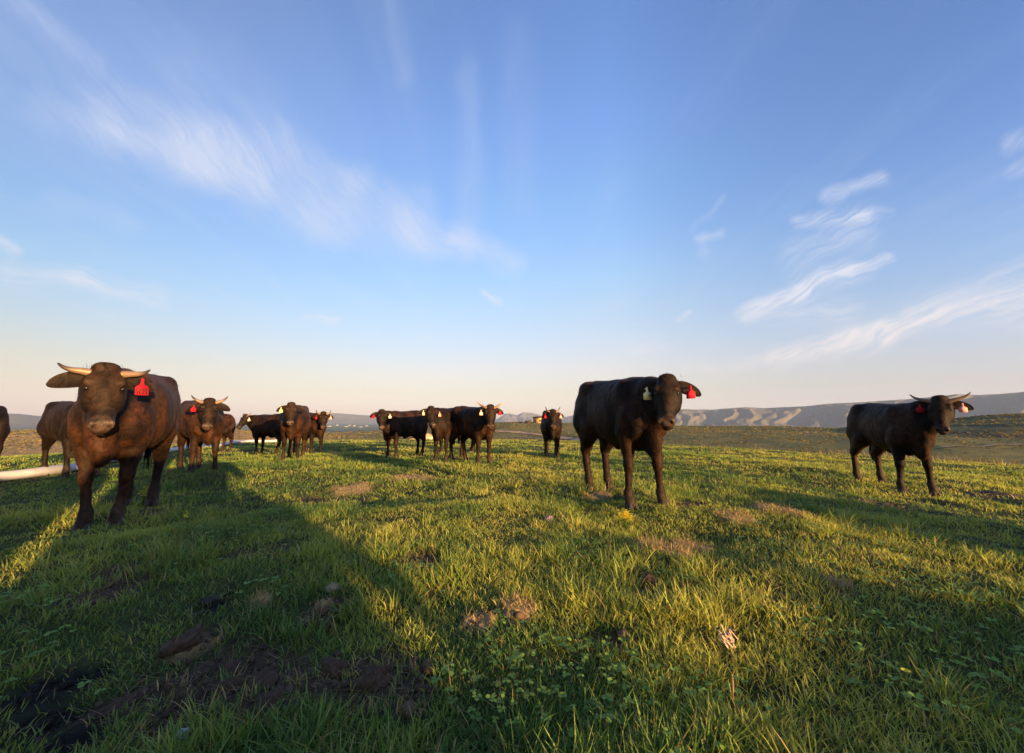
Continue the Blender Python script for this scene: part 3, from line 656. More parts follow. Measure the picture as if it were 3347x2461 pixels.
    # ---- eyes
    for sgn in (1, -1):
        c = H(.180, sgn * .099, .034); mb = MB(); u_ = 10; vv = []
        for i in range(7):
            th = math.pi * i / 6
            for j in range(u_):
                ph = 2 * math.pi * j / u_; vv.append(tuple(c + .0165 * HS * np.array([math.sin(th) * math.cos(ph), math.sin(th) * math.sin(ph), math.cos(th)])))
        mb.add(vv, [(i * u_ + j, i * u_ + (j + 1) % u_, (i + 1) * u_ + (j + 1) % u_, (i + 1) * u_ + j) for i in range(6) for j in range(u_)])
        mb.build('eye', M_EYE, root, True)
    # ---- horns
    if horns:
        for sgn in (1, -1):
            P = [H(.035, sgn * .080, .012)] + [H(.03 - b * 1.0, sgn * (.098 + a), .015 + c) for a, b, c in [tuple(v * horn_k for v in h_) for h_ in horns]]
            nP = []
            n_ = len(P)
            for i in range((n_ - 1) * 4 + 1):           # smooth curve through the points
                t = i / 4; j = min(int(t), n_ - 2); u = t - j
                p0, p1, p2, p3 = P[max(j - 1, 0)], P[j], P[j + 1], P[min(j + 2, n_ - 1)]
                nP.append(.5 * ((2 * p1) + (-p0 + p2) * u + (2 * p0 - 5 * p1 + 4 * p2 - p3) * u * u + (-p0 + 3 * p1 - 3 * p2 + p3) * u ** 3))
            m_ = len(nP); rad = [.026 * HS * (1 - (i / (m_ - 1))) ** .72 + .003 for i in range(m_)]
            base = np.array([.18, .115, .07]); tip = np.array([.03, .022, .02]) if horn_t >= 0 else np.array([.42, .30, .22])
            cl = [base * (1 - w) + tip * w for w in [float(sstep(np.array([i / (m_ - 1)]), .30 + .15 * (sgn > 0), .85)[0]) for i in range(m_)]]
            mb = MB(); mb.tube([tuple(p) for p in nP], rad, 10, cl); mb.build('horn', M_HORN, root, True)
    # ---- hooves
    for k_, (sgn, fr) in enumerate(((1, 1), (-1, 1), (1, 0), (-1, 0))):
        lx, ly = legs[k_]
        cx, cy = ((.43 if fr else -.615) + lx, sgn * (.15 if fr else .155) + ly)
        mb = MB()
        for t_ in (-1, 1):
            vv = []
            for zz, r0, sh in ((0.0, 1.0, .012), (.03, .92, .006), (.068, .74, -.006)):
                for j in range(10):
                    ph = 2 * math.pi * j / 10; vv.append((cx + sh + .062 * r0 * math.cos(ph), cy + t_ * .029 + .029 * r0 * math.sin(ph), zz))
            mb.add(vv, [(i * 10 + j, i * 10 + (j + 1) % 10, (i + 1) * 10 + (j + 1) % 10, (i + 1) * 10 + j) for i in range(2) for j in range(10)] + [tuple(range(9, -1, -1)), tuple(range(20, 30))])
        mb.build('hoof', M_HOOF, root, True)
    # ---- tail
    mb = MB(); sw = tail_sway
    P = [(-.745, 0, 1.15), (-.82, sw * .1, 1.08), (-.845, sw * .3, .95), (-.84, sw * .6, .78), (-.835, sw * .9, .62)]
    mb.tube(P, [.035, .03, .022, .017, .016], 8, (.03, .016, .010))
    rr = random.Random(int(abs(loc[0]) * 100))
    for i in range(46):
        a = rr.uniform(0, 6.28); r0 = rr.uniform(.0, .04); z1 = rr.uniform(.32, .50)
        p0 = (-.835 + .012 * math.cos(a), sw * .9 + .012 * math.sin(a), rr.uniform(.58, .70)); p1 = (-.83 + r0 * math.cos(a), sw * .95 + r0 * math.sin(a), (p0[2] + z1) / 2); p2 = (-.83 + r0 * .8 * math.cos(a), sw + r0 * .8 * math.sin(a), z1)
        mb.tube([p0, p1, p2], [.004, .007, .002], 3, (.016, .010, .007), cap=False)
    mb.build('tail', M_HAIR, root, True)
    # ---- shaggy crown and coat fringe along the back
    if hair:
        vs, fs, n0 = [], [], 0
        def strand(p, d, L, w):
            nonlocal n0
            side = np.cross(d, np.array([rr.uniform(-1, 1), rr.uniform(-1, 1), rr.uniform(-1, 1)])); side /= np.linalg.norm(side) + 1e-6
            mid = p + d * L * .55 + np.array([rr.uniform(-1, 1), rr.uniform(-1, 1), 0]) * L * .15; tip = p + d * L + np.array([rr.uniform(-1, 1), rr.uniform(-1, 1), -.5]) * L * .3
            vs.extend([p - side * w, p + side * w, mid + side * w * .7, mid - side * w * .7, tip + side * w * .15, tip - side * w * .15]); fs.extend([(n0, n0 + 1, n0 + 2, n0 + 3), (n0 + 3, n0 + 2, n0 + 4, n0 + 5)]); n0 += 6
        upv = HR @ np.array([-1., 0, .25]); upv /= np.linalg.norm(upv)
        for i in range(420):
            yy = rr.gauss(0, .042); p = H(rr.uniform(-.025, .04), yy, rr.uniform(.01, .055) - abs(yy) * .2)
            d = upv + np.array([rr.uniform(-.5, .5), rr.uniform(-.5, .5), rr.uniform(-.3, .3)]); d /= np.linalg.norm(d); strand(p, d, rr.uniform(.018, .045), .0016)
        hc = np.tile(np.array([[.028, .016, .010]]), (n0, 1))
        # short coat hair standing off the outline
        vn = np.zeros_like(V); e1 = V[Fc[:, 1]] - V[Fc[:, 0]]; e2 = V[Fc[:, 3]] - V[Fc[:, 0]]; fn = np.cross(e1, e2); 
        for a in range(4): np.add.at(vn, Fc[:, a], fn)
        vn /= np.linalg.norm(vn, axis=1)[:, None] + 1e-9
        r2 = np.random.default_rng(5 + int(abs(loc[0]) * 10)); nh = 20000 if h < .016 else 6000
        cand = np.where((mz < .3) & (nost < .2) & (z > .12))[0]; ii = r2.choice(cand, nh)
        p = V[ii] + r2.normal(0, h * .4, (nh, 3)); nrm = vn[ii]; low = np.array([0, 0, -1.0]) * .8 + r2.normal(0, .35, (nh, 3)) + np.array([-.4, 0, 0])
        d = nrm * .45 + low * .75; d /= np.linalg.norm(d, axis=1)[:, None]
        L = r2.uniform(.007, .017, nh)[:, None] * (1 - .5 * head[ii])[:, None]; sd_ = np.cross(d, nrm + r2.normal(0, .3, (nh, 3))); sd_ /= np.linalg.norm(sd_, axis=1)[:, None] + 1e-9
        w = .0013; p = p - nrm * .003
        q0 = p - sd_ * w; q1 = p + sd_ * w; q2 = p + d * L + sd_ * w * .2; q3 = p + d * L - sd_ * w * .2
        VV = np.stack([q0, q1, q2, q3], 1).reshape(-1, 3); FF = np.arange(len(VV)).reshape(-1, 4) + n0
        cc = np.repeat(col[ii] * np.exp(r2.normal(0, .3, nh))[:, None] + r2.uniform(0, .004, nh)[:, None] * np.array([1.6, 1, .7]), 4, 0)
        mesh_np('hair', np.vstack([np.array(vs), VV]), [np.vstack([np.array(fs), FF])], M_HAIR, root, np.vstack([hc, cc]))
    # ---- ear tags: a neck and a broad plate hanging under the ear
    for tg in tags:
        sgn, colr, size = tg[:3]; turn = tg[3] if len(tg) > 3 else 0
        p, o_, fw, _ = EARP[sgn]
        f2 = np.array([fw[0], fw[1], 0]); f2 /= np.linalg.norm(f2); a = R_(turn); f2 = np.array([f2[0] * math.cos(a) - f2[1] * math.sin(a), f2[0] * math.sin(a) + f2[1] * math.cos(a), 0]); sdv = np.cross(np.array([0, 0, 1.]), f2)
        sz = size; out2 = [(-.008, .030), (-.004, .036), (.004, .036), (.008, .030), (.0095, .004), (.014, -.008), (.030, -.018), (.037, -.026), (.038, -.074), (.034, -.078), (-.034, -.078), (-.038, -.074), (-.037, -.026), (-.030, -.018), (-.014, -.008), (-.0095, .004)]
        c0 = p + f2 * .040 + np.array([0, 0, -.005]); up2 = np.array([0, 0, 1.0]) * .97 + f2 * -.12
        n_ = len(out2); F1 = [tuple(c0 + (sdv * a_ + up2 * b_) * sz + f2 * .0018) for a_, b_ in out2]; B1 = [tuple(c0 + (sdv * a_ + up2 * b_) * sz - f2 * .0018) for a_, b_ in out2]
        mb = MB(); mb.add(F1 + B1, [tuple(range(n_)), tuple(range(2 * n_ - 1, n_ - 1, -1))] + [(i, n_ + i, n_ + (i + 1) % n_, (i + 1) % n_) for i in range(n_)])
        mb.tube([tuple(c0 + up2 * .022 * sz + f2 * .006), tuple(c0 + up2 * .022 * sz - f2 * .05)], .005, 6)
        to = mb.build('ear_tag', TAGM[colr], root); to['label'] = colr + ' ear tag'
        S = {'5': [[(.7, 1), (.1, .95), (.05, .55), (.6, .6), (.75, .3), (.5, 0), (.0, .1)]], '1': [[(.45, 1), (.3, 0)]], '-': [[(.25, .45), (.45, .45)]], '2': [[(.05, .8), (.4, 1), (.7, .8), (.5, .4), (.0, 0), (.8, .08)]], '3': [[(.0, .92), (.35, 1.02), (.65, .85), (.5, .6), (.2, .54), (.6, .5), (.75, .25), (.45, .0), (.0, .08)]]}
        if number and sgn == number[0]:
            mb = MB(); w_ = .0135; x0 = -.0325
            for ch in number[1]:
                for st_ in S[ch]:
                    mb.tube([tuple(c0 + (sdv * (x0 + a_ * .0125) + up2 * (-.070 + b_ * .036)) * sz + f2 * .0050) for a_, b_ in st_], .0036 * sz, 5)
                x0 += .0085 if ch in '-1' else .0165
            mb.build('tag_number', M_INK, to)
        elif mark and sgn == mark:
            mb = MB(); r3 = random.Random(3)
            mb.tube([tuple(c0 + (sdv * (-.024 + i * .0048) + up2 * (-.055 + r3.uniform(-.006, .006))) * sz + f2 * .0026) for i in range(11)], .003, 5)
            mb.build('tag_mark', M_INK, to)
    return root

def solve(fp, hpx, guess, s):
    """stand the front feet at pixel fp with the hind feet at column hpx; returns location and heading"""
    F = np.array(at(*fp, lift=.045)); w = 1.03 * s; best = None
    for a in np.arange(guess - 40, guess + 40.01, .5):
        d = np.array([math.sin(R_(a)), math.cos(R_(a))]); B = F - d * w; c = abs(CX + FPX * B[0] / (B[1] * math.cos(PITCH) - .95 * math.sin(PITCH)) - hpx) + .35 * abs(a - guess)
        if best is None or c < best[0]: best = (c, a, d)
    _, a, d = best; L = F - d * .40 * s
    print('cow', fp, 'at', np.round(L, 2), 'heading', a, 'resid', round(best[0], 1))
    e_ = np.array([-d[1], d[0]]); ft = [L + d * u * s + e_ * v * s for u in (.42, -.62) for v in (.15, -.15)]
    return (L[0], L[1], float(np.mean([gz(p[0], p[1]) for p in ft])) - .008), a

HORN_A = [(.05, .005, 0), (.11, .012, .0), (.165, .035, .0), (.205, .075, .0)]
HORN_D = [(.045, .02, 0), (.09, .045, .01), (.13, .085, .01), (.155, .13, .0)]
HORN_K = [(.05, .03, 0), (.11, .07, .0), (.17, .12, .0), (.215, .165, .0)]
HORN_M = [(.04, .03, 0), (.07, .075, .0), (.085, .12, .0), (.11, .17, .0)]
HORN_O = [(.06, .02, 0), (.14, .055, .0), (.21, .10, .0), (.265, .17, .0)]
HORN_H = [(.045, .02, 0), (.085, .045, .0), (.105, .09, .0), (.11, .14, .0)]
CAMP = (0.0, 0.0)
def herd():
    A, a = solve((333, 1700), 452, 150, 1.10)
    cow(A, a, 1.10, CAMP, 2, (.45, -.13), 68, HORN_A, [(1, 'red', 1.12, -4)], .0145, 'big horned brown cow with a numbered red ear tag, nearest on the left', 1.06, .62,
        ((.0, -.06), (.04, .055), (.05, -.03), (-.08, .04)), number=(1, '51-23'), head_k=.96, ny_k=.31, ear_up=.14, horn_k=.8)
    B, a = solve((250, 1555), 178, 95, 1.0)
    cow(B, a, 1.0, None, 0, (.5, 0), 75, None, [], .019, 'cow seen from its rump with its head hidden behind the big horned cow', 1.0, .08, ((0, 0), (.05, 0), (0, 0), (.1, 0)), graze=True, tail_sway=-.1)
    Cc = at(-62, 1560); Cc = (Cc[0] - .55, Cc[1] + .1, float(ground_smooth(np.array([Cc[0] - .55]), np.array([Cc[1]]))[0]))
    cow(Cc, -75, 1.0, None, 0, (.5, 0), 60, None, [], .022, 'dark cow cut off by the left edge of the picture, only its rump showing', 1.0, .08)
    D, a = solve((662, 1543), 615, 122, .99)
    cow(D, a, .99, CAMP, 0, (.46, -.10), 66, HORN_D, [(-1, 'red', 1.0, 22)], .017, 'horned brown cow facing the camera with one red tag, second from the left in front', 1.12, .75, ((.02, .03), (0, -.02), (0, 0), (.1, 0)), head_k=1.04, ny_k=.9)
    E, a = solve((640, 1480), 738, 232, .98)
    cow(E, a, .98, None, 0, (.5, 0), 60, None, [], .022, 'brown cow mostly hidden behind the horned cow with one red tag', 1.0, .6)
    F_, a = solve((846, 1475), 927, 243, .97)
    cow(F_, a, .97, CAMP, -62, (.50, -.10), 57, HORN_H, [(1, 'white', 1.0, 40)], .020, 'horned cow in side view looking left with one pale tag in its ear', 1.0, .35, ((-.03, 0), (.03, 0), (.22, 0), (-.2, 0)))
    G_, a = solve((948, 1506), 968, 160, .98)
    cow(G_, a, .98, CAMP, 0, (.42, -.07), 64, None, [(-1, 'yellow', 1.0, 20)], .018, 'hornless stout cow facing the camera with one pale yellow tag', 1.12, .6, ((0, .0), (0, -.01), (0, 0), (.12, 0)), mark=-1)
    H_, a = solve((1032, 1480), 985, 150, .97)
    cow(H_, a, .97, CAMP, 0, (.45, -.09), 64, HORN_H, [(-1, 'red', .9, 30), (1, 'pink', 1.0, -15)], .021, 'horned cow looking out from behind the stout hornless cow', 1.0, .45)
    I_, a = solve((1280, 1490), 1370, 218, .99)
    cow(I_, a, .99, CAMP, 4, (.46, -.09), 66, None, [(-1, 'red', 1.0, 15), (1, 'white', 1.0, -15)], .018, 'hornless cow standing alone left of centre, body turned left, red and pale tags', .95, .4, ((0, 0), (.03, 0), (.05, 0), (-.06, 0)), mark=1)
    L_, a = solve((1440, 1475), 1575, 232, .97)
    cow(L_, a, .97, CAMP, 0, (.46, -.02), 64, None, [], .024, 'cow almost hidden at the back of the centre pair, only its crown and legs showing', 1.0, .4)
    J, a = solve((1440, 1502), 1490, 205, .97)
    cow(J, a, .97, CAMP, 14, (.48, -.09), 60, None, [(-1, 'white', 1.0, 30), (1, 'pink', 1.0, -10)], .019, 'hornless cow with a pale tag beside the horned cow of the centre pair', .95, .2, ((.02, 0), (-.02, 0), (0, 0), (0, 0)), roll=-8, ny_k=-.2, mark=-1)
    K, a = solve((1581, 1508), 1497, 143, .99)
    cow(K, a, .99, CAMP, 0, (.46, -.09), 66, HORN_K, [(-1, 'white', 1.0, 20), (1, 'red', 1.0, -10)], .0175, 'cow with wide upswept pale horns in the centre pair, white and red tags', .98, .5, ((0, .02), (0, -.02), (.1, 0), (-.05, 0)), horn_t=-1, ny_k=.55, mark=-1)
    M, a = solve((1806, 1493), 1800, 186, .97)
    cow(M, a, .97, CAMP, 3, (.40, -.10), 60, HORN_M, [(-1, 'red', 1.0, 25), (1, 'pink', 1.0, -20)], .020, 'small dark cow with upright horns standing alone right of centre', .98, .2)
    N, a = solve((2104, 1657), 1948, 158, 1.03)
    cow(N, a, 1.03, CAMP, -6, (.47, -.15), 62, None, [(-1, 'yellow', 1.0, 42), (1, 'red', 1.0, -12)], .0145, 'large hornless black cow in the middle with a yellow and a red tag', .92, .32, ((.03, .05), (.0, -.01), (.10, -.03), (.08, .03)), head_k=.93, ear_up=.05, ny_k=.05)
    O, a = solve((2995, 1597), 2848, 188, .97)
    cow(O, a, .97, CAMP, -4, (.47, -.045), 64, HORN_O, [(-1, 'red', 1.0, 25), (1, 'pink', 1.05, -15)], .0165, 'dark horned cow at the far right with wide pale-based horns', .90, .45, ((.0, .05), (.0, -.03), (-.02, 0), (-.10, 0)), tail_sway=.16, ny_k=-.35, horn_k=.76, head_k=.97, ear_up=.13)
    # unseen cows added behind the camera only to cast long shadows on the turf
    for (x_, y_, hd, lb) in [(1.23, -1.28, 4, 'unseen cow added close behind the camera to cast the foreground shadow'), (4.69, -5.22, 4, 'second unseen cow added in line with the first to fill its shadow'), (3.40, -6.26, 202, 'unseen cow added far behind the camera to shade the left turf'), (-.04, -2.28, 200, 'unseen cow added behind the camera to shade the left turf'), (9.8, -3.5, 60, 'unseen cow added to the right behind the camera to shade the right turf'), (8.15, -6.6, 49, 'unseen cow added farther behind and to the right to shade the lower right turf'), (9.8, -5.7, 49, 'unseen cow added behind and to the right to widen the lower right shadow')]:
        cow((x_, y_, float(ground_smooth(np.array([x_]), np.array([y_]))[0])), hd, 1.05, None, 0, (.5, 0), 60, None, [], .03, lb, 1.0, .4, hair=False)
herd()

# ------------------------------------------------------------------ turf
def leaf_material(name, trans=.35, rough=.55):
    m = bpy.data.materials.new(name); m.use_nodes = True; k = NT(m.node_tree); bs = k.n['Principled BSDF']; out = k.n['Material Output']
    a = k.n.new('ShaderNodeAttribute'); a.attribute_name = 'tint'
    k.l.new(a.outputs['Color'], bs.inputs['Base Color']); bs.inputs['Roughness'].default_value = rough; bs.inputs['Specular IOR Level'].default_value = .25
    t = k.n.new('ShaderNodeBsdfTranslucent'); k.l.new(k.mix(1.0, a.outputs['Color'], (1.5, 1.35, .7), 'MULTIPLY'), t.inputs['Color'])
    mx = k.n.new('ShaderNodeMixShader'); mx.inputs[0].default_value = trans
    k.l.new(bs.outputs[0], mx.inputs[1]); k.l.new(t.outputs[0], mx.inputs[2]); k.l.new(mx.outputs[0], out.inputs[0]); return m
M_GRASS = leaf_material('grass_blade'); M_SAGE = leaf_material('sage_leaf', .12, .8)

def blades(P, L, W, ang, lean, curl, col, seg, tipcol=None):
    """one curved tapering ribbon per root point"""
    n = len(P); d = np.stack([np.cos(ang), np.sin(ang), np.zeros(n)], 1)
    tw = rng.normal(0, .7, n); s = np.stack([-np.sin(ang + tw), np.cos(ang + tw), np.zeros(n)], 1)
    rows = []; cols = []
    for i in range(seg + 1):
        t = i / seg; hz = L * (lean * t + curl * t * t); up = L * (t * np.sqrt(np.maximum(1 - lean ** 2, .05)) - curl * .55 * t * t)
        c = P + d * hz[:, None] + np.array([0, 0, 1.]) * up[:, None]
        w = (W * (1 - t ** 1.6) ** .8 * (.75 + .25 * min(1, t * 4)))[:, None] if i < seg else None
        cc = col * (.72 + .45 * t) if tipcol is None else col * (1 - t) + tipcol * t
        if i < seg: rows += [c - s * w, c + s * w]; cols += [cc, cc]
        else: rows += [c]; cols += [cc]
    k = 2 * seg + 1; V = np.stack(rows, 1).reshape(-1, 3); Cc = np.stack(cols, 1).reshape(-1, 3)
    b = (np.arange(n) * k)[:, None]; Q = []
    for i in range(seg - 1): Q.append(b + np.array([[2 * i, 2 * i + 1, 2 * i + 3, 2 * i + 2]]))
    T = b + np.array([[2 * seg - 2, 2 * seg - 1, 2 * seg]])
    return V, (np.concatenate(Q) if Q else np.zeros((0, 4), int)), T, Cc
class Acc:
    def __init__(s): s.V = []; s.Q = []; s.T = []; s.C = []; s.n = 0
    def add(s, V, Q, T, Cc): s.V.append(V); s.C.append(Cc); s.Q.append(Q + s.n); s.T.append(T + s.n); s.n += len(V)
    def build(s, name, mat):
        return mesh_np(name, np.concatenate(s.V), [np.concatenate(s.Q), np.concatenate(s.T)], mat, None, np.concatenate(s.C))

def scatter(n, r0, r1, p, azmax=58):
    """points with areal density falling as r^-p"""
    u = rng.random(n); e = 2 - p
    r = (r0 ** e + u * (r1 ** e - r0 ** e)) ** (1 / e); a = np.radians(rng.uniform(-azmax, azmax, n)); return r * np.sin(a), r * np.cos(a)
G1 = np.array([.215, .31, .050]); G2 = np.array([.42, .41, .085]); G3 = np.array([.105, .190, .042]); ST = np.array([.46, .33, .15]); OL = np.array([.20, .165, .045])
def grass_colour(x, y, n, extra=0):
    a = fbm(x / .55, y / .55, 3, 61); b = fbm(x / 3.1, y / 3.1, 3, 62); c = rng.random(n)
    w = np.clip((a - .5) * 2.6 + (b - .5) * 1.6 + .48 + rng.normal(0, .17, n), 0, 1)[:, None]
    col = G3 * (1 - w) + G1 * w; w2 = np.clip((b - .5) * 1.6 + (a - .5) * 1.8 + .26 + rng.normal(0, .22, n), 0, 1)[:, None]; col = col * (1 - w2) + G2 * w2
    t = patch_w(x, y, 't'); s = patch_w(x, y, 'bc')
    st = (c < .04 + .75 * t + .16 * s + extra)[:, None]; col = np.where(st, ST * rng.uniform(.55, 1.1, (n, 1)), col)
    ol = ((c > .93 - .15 * s))[:, None]; col = np.where(ol, OL, col)
    return col * rng.uniform(.75, 1.25, (n, 1))
HOSE = []
_hp = [at(a_, b_) for a_, b_ in [(-160,1596),(0,1578),(90,1567),(164,1556),(238,1541),(372,1510),(491,1490),(596,1474)]]
for (a_, b_), (c_, d_) in zip(_hp[:-1], _hp[1:]):
    for t_ in np.linspace(0, 1, 7): HOSE.append((a_ + (c_ - a_) * t_, b_ + (d_ - b_) * t_))
def turf():
    A = Acc()
    def layer(nt, per, r0, r1, p, hgt, wid, seg, az=58, spread=.03, tall=0):
        tx, ty = scatter(nt, r0, r1, p, az)
        bare = patch_w(tx, ty, 'bc') * .80 + patch_w(tx, ty, 'k') * 1.0 
        keep = rng.random(nt) > bare; tx, ty = tx[keep], ty[keep]
        if tall:                                   # long tufts grow in drifts
            dn = fbm(tx / .5, ty / .5, 3, 71) + .25 * (fbm(tx / 2.5, ty / 2.5, 2, 72) - .5)
            kp = dn > tall; tx, ty = tx[kp], ty[kp]
        n = len(tx) * per; r_t = np.hypot(tx, ty); sp = spread * (1 + r_t * .06)
        x = np.repeat(tx, per) + rng.normal(0, 1, n) * np.repeat(sp, per); y = np.repeat(ty, per) + rng.normal(0, 1, n) * np.repeat(sp, per)
        r = np.hypot(x, y); z = G(x, y) - .004
        hm = (.25 + 1.5 * fbm(x / .7, y / .7, 3, 73)) * np.repeat(rng.uniform(.7, 1.25, len(tx)), per)
        L = hgt * hm * rng.uniform(.55, 1.2, n) * (1 - .35 * patch_w(x, y, 't'))
        hs = (x < -1.5) & (r < 16); dd = np.full(n, 9.); 
        for hx, hy in HOSE: dd[hs] = np.minimum(dd[hs], np.hypot(x[hs] - hx * .96, y[hs] - hy * .96))
        L = L * (.35 + .65 * sstep(dd, .25, .7))
        W = wid * rng.uniform(.7, 1.3, n) * np.clip(r / 3.5, 1, 9) ** .8
        ang = np.arctan2(y - np.repeat(ty, per), x - np.repeat(tx, per)) + rng.normal(0, .6, n)
        ln = np.clip(np.abs(rng.normal(.32, .22, n)), 0, .9); cu = rng.uniform(.05, .55, n)
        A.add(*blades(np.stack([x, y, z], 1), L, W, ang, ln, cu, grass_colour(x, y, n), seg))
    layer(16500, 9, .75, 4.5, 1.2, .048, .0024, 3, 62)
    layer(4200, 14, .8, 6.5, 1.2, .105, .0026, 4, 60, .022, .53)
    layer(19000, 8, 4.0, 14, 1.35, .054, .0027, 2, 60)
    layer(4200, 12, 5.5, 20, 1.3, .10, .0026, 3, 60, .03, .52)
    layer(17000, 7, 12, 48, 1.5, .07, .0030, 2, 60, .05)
    tag(A.build('grass', M_GRASS), 'short green pasture grass with yellowish tufts', 'grass', kind='stuff')
    # broken crumbs of earth and flattened dead blades over the bare spots
    V, F, Cc = [], [], []; n0 = 0; ph = (1 + 5 ** .5) / 2
    ico = np.array([(-1, ph, 0), (1, ph, 0), (-1, -ph, 0), (1, -ph, 0), (0, -1, ph), (0, 1, ph), (0, -1, -ph), (0, 1, -ph), (ph, 0, -1), (ph, 0, 1), (-ph, 0, -1), (-ph, 0, 1)]) / 1.9
    IT = np.array([(0, 11, 5), (0, 5, 1), (0, 1, 7), (0, 7, 10), (0, 10, 11), (1, 5, 9), (5, 11, 4), (11, 10, 2), (10, 7, 6), (7, 1, 8), (3, 9, 4), (3, 4, 2), (3, 2, 6), (3, 6, 8), (3, 8, 9), (4, 9, 5), (2, 4, 11), (6, 2, 10), (8, 6, 7), (9, 8, 1)])
    tx, ty = scatter(90000, .9, 7, 1.2, 58); w_ = patch_w(tx, ty, 'bc') + .8 * patch_w(tx, ty, 'k'); kp = rng.random(len(tx)) < w_ * .5; tx, ty = tx[kp], ty[kp]; tz = G(tx, ty); kk = patch_w(tx, ty, 'k')
    for x, y, z, b in zip(tx, ty, tz, kk):
        s = min(.030, .0045 * math.exp(rng.normal(0, .65))) ; V.append(ico * (1 + rng.normal(0, .22, (12, 1))) * s * np.array([1, 1, .75]) + np.array([x, y, z + s * .3])); F.append(IT + n0); n0 += 12
        Cc.append(np.tile((np.array([.095, .062, .042]) * (1 - b) + np.array([.022, .018, .016]) * b) * rng.uniform(.55, 1.35), (12, 1)))
    tag(mesh_np('soil_crumbs', np.concatenate(V), [np.concatenate(F)], simple('crumb', (1, 1, 1), .95, .1, True), None, np.concatenate(Cc)), 'loose crumbs of brown earth on the bare spots', 'soil', kind='stuff')
    D_ = Acc(); tx, ty = scatter(40000, .9, 8, 1.2, 58); kp = rng.random(len(tx)) < .05 + patch_w(tx, ty, 'bct') * .6; x, y = tx[kp], ty[kp]; n = len(x)
    D_.add(*blades(np.stack([x, y, G(x, y) + .006], 1), rng.uniform(.02, .07, n), rng.uniform(.001, .002, n), rng.uniform(0, 6.28, n), np.full(n, .93), rng.uniform(0, .1, n), ST[None] * rng.uniform(.35, 1.0, (n, 1)), 2))
    tag(D_.build('dead_grass', M_GRASS), 'flattened dead grass blades on the ground', 'dead grass', kind='stuff')
    # clover and other round-leaved plants between the blades
    V, F, Cc = [], [], []; n0 = 0
    tx, ty = scatter(6000, .8, 6.0, 1.3, 60); dn = fbm(tx / .45, ty / .45, 3, 81); kp = (dn > .54) & (patch_w(tx, ty, 'bkc') < .3); tx, ty = tx[kp], ty[kp]; tz = G(tx, ty)
    for x, y, z in zip(tx, ty, tz):
        hgt = random.uniform(.02, .065); a0 = random.uniform(0, 6.28); s = random.uniform(.006, .012); col = G1 * random.uniform(.7, 1.2) * np.array([.85, 1.0, 1.1])
        cx, cy = x + random.uniform(-.02, .02), y + random.uniform(-.02, .02); tl = random.uniform(-.4, .4)
        for q in range(3):
            a = a0 + q * 2.094; dx, dy = math.cos(a), math.sin(a); px, py = -dy, dx
            for (u, v) in ((0, 0), (.7, -.75), (1.45, -.7), (1.7, 0), (1.45, .7), (.7, .75)):
                V.append((cx + (dx * u + px * v) * s, cy + (dy * u + py * v) * s, z + hgt + (u * tl + abs(v) * .35) * s)); Cc.append(col)
            F.append(tuple(range(n0, n0 + 6))); n0 += 6
    tag(mesh_np('clover', V, [np.array(F)], M_GRASS, None, np.array(Cc)), 'small round clover leaves low in the near turf', 'clover', kind='stuff')
    # tall dry stems standing above the turf along the crest and scattered near the camera
    B = Acc(); n = 130; x, y = scatter(n, 1.2, 9, 1.2, 55); w = rng.random(n)
    B.add(*blades(np.stack([x, y, G(x, y)], 1), rng.uniform(.07, .17, n), np.full(n, .0015) * np.clip(np.hypot(x, y) / 3, 1, 3), rng.uniform(0, 6.28, n), rng.uniform(.05, .6, n), rng.uniform(0, .3, n), ST[None] * rng.uniform(.6, 1.1, (n, 1)), 3))
    n = 700; px = rng.uniform(1850, 3347, n); r = rng.uniform(17, 31, n); a = np.arctan((px - CX) / FPX); cl = fbm(px / 40, r / 3, 2, 5) > .5; a, r = a[cl], r[cl]; n = len(a); x, y = r * np.sin(a), r * np.cos(a)
    B.add(*blades(np.stack([x, y, G(x, y)], 1), rng.uniform(.12, .42, n), np.full(n, .009), rng.uniform(0, 6.28, n), rng.uniform(.02, .3, n), rng.uniform(0, .25, n), ST[None] * rng.uniform(.5, .9, (n, 1)), 3))
    tag(B.build('dry_stalks', M_GRASS), 'thin dry straw-coloured stalks standing in the turf', 'dry stalks', kind='stuff')
turf()

def sage():
    A = Acc(); n = 60000
    az = np.radians(rng.uniform(-58, 60, n)); u = rng.random(n); r = (58 ** .9 + u * (620 ** .9 - 58 ** .9)) ** (1 / .9)
    x, y = r * np.sin(az), r * np.cos(az); dn = fbm(x / 11, y / 11, 3, 91); kp = dn + rng.normal(0, .07, n) > .45; x, y, r = x[kp], y[kp], r[kp]; n = len(x)
    z = G(x, y); sz = rng.uniform(.16, .50, n) * np.clip(r / 170, .75, 2.0); per = 13
    ang = rng.uniform(0, 6.28, n * per); rad = np.repeat(sz, per) * rng.uniform(0, .75, n * per)
    X = np.repeat(x, per) + np.cos(ang) * rad; Y = np.repeat(y, per) + np.sin(ang) * rad; Z = np.repeat(z, per) + np.repeat(sz, per) * rng.uniform(-.05, .35, n * per)
    base = np.where(rng.random((n, 1)) < .5, np.array([[.060, .064, .030]]), np.array([[.26, .20, .06]])) * rng.uniform(.7, 1.3, (n, 1))  # half the tufts are coloured yellow to paint in sunlit sage
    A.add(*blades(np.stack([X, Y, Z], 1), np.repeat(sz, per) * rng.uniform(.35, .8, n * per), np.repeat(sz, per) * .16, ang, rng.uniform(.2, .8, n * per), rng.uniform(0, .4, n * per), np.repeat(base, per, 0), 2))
    tag(A.build('sagebrush', M_SAGE), 'low grey-green sagebrush dotted over the rolling ground beyond the crest', 'sagebrush', kind='stuff')
sage()

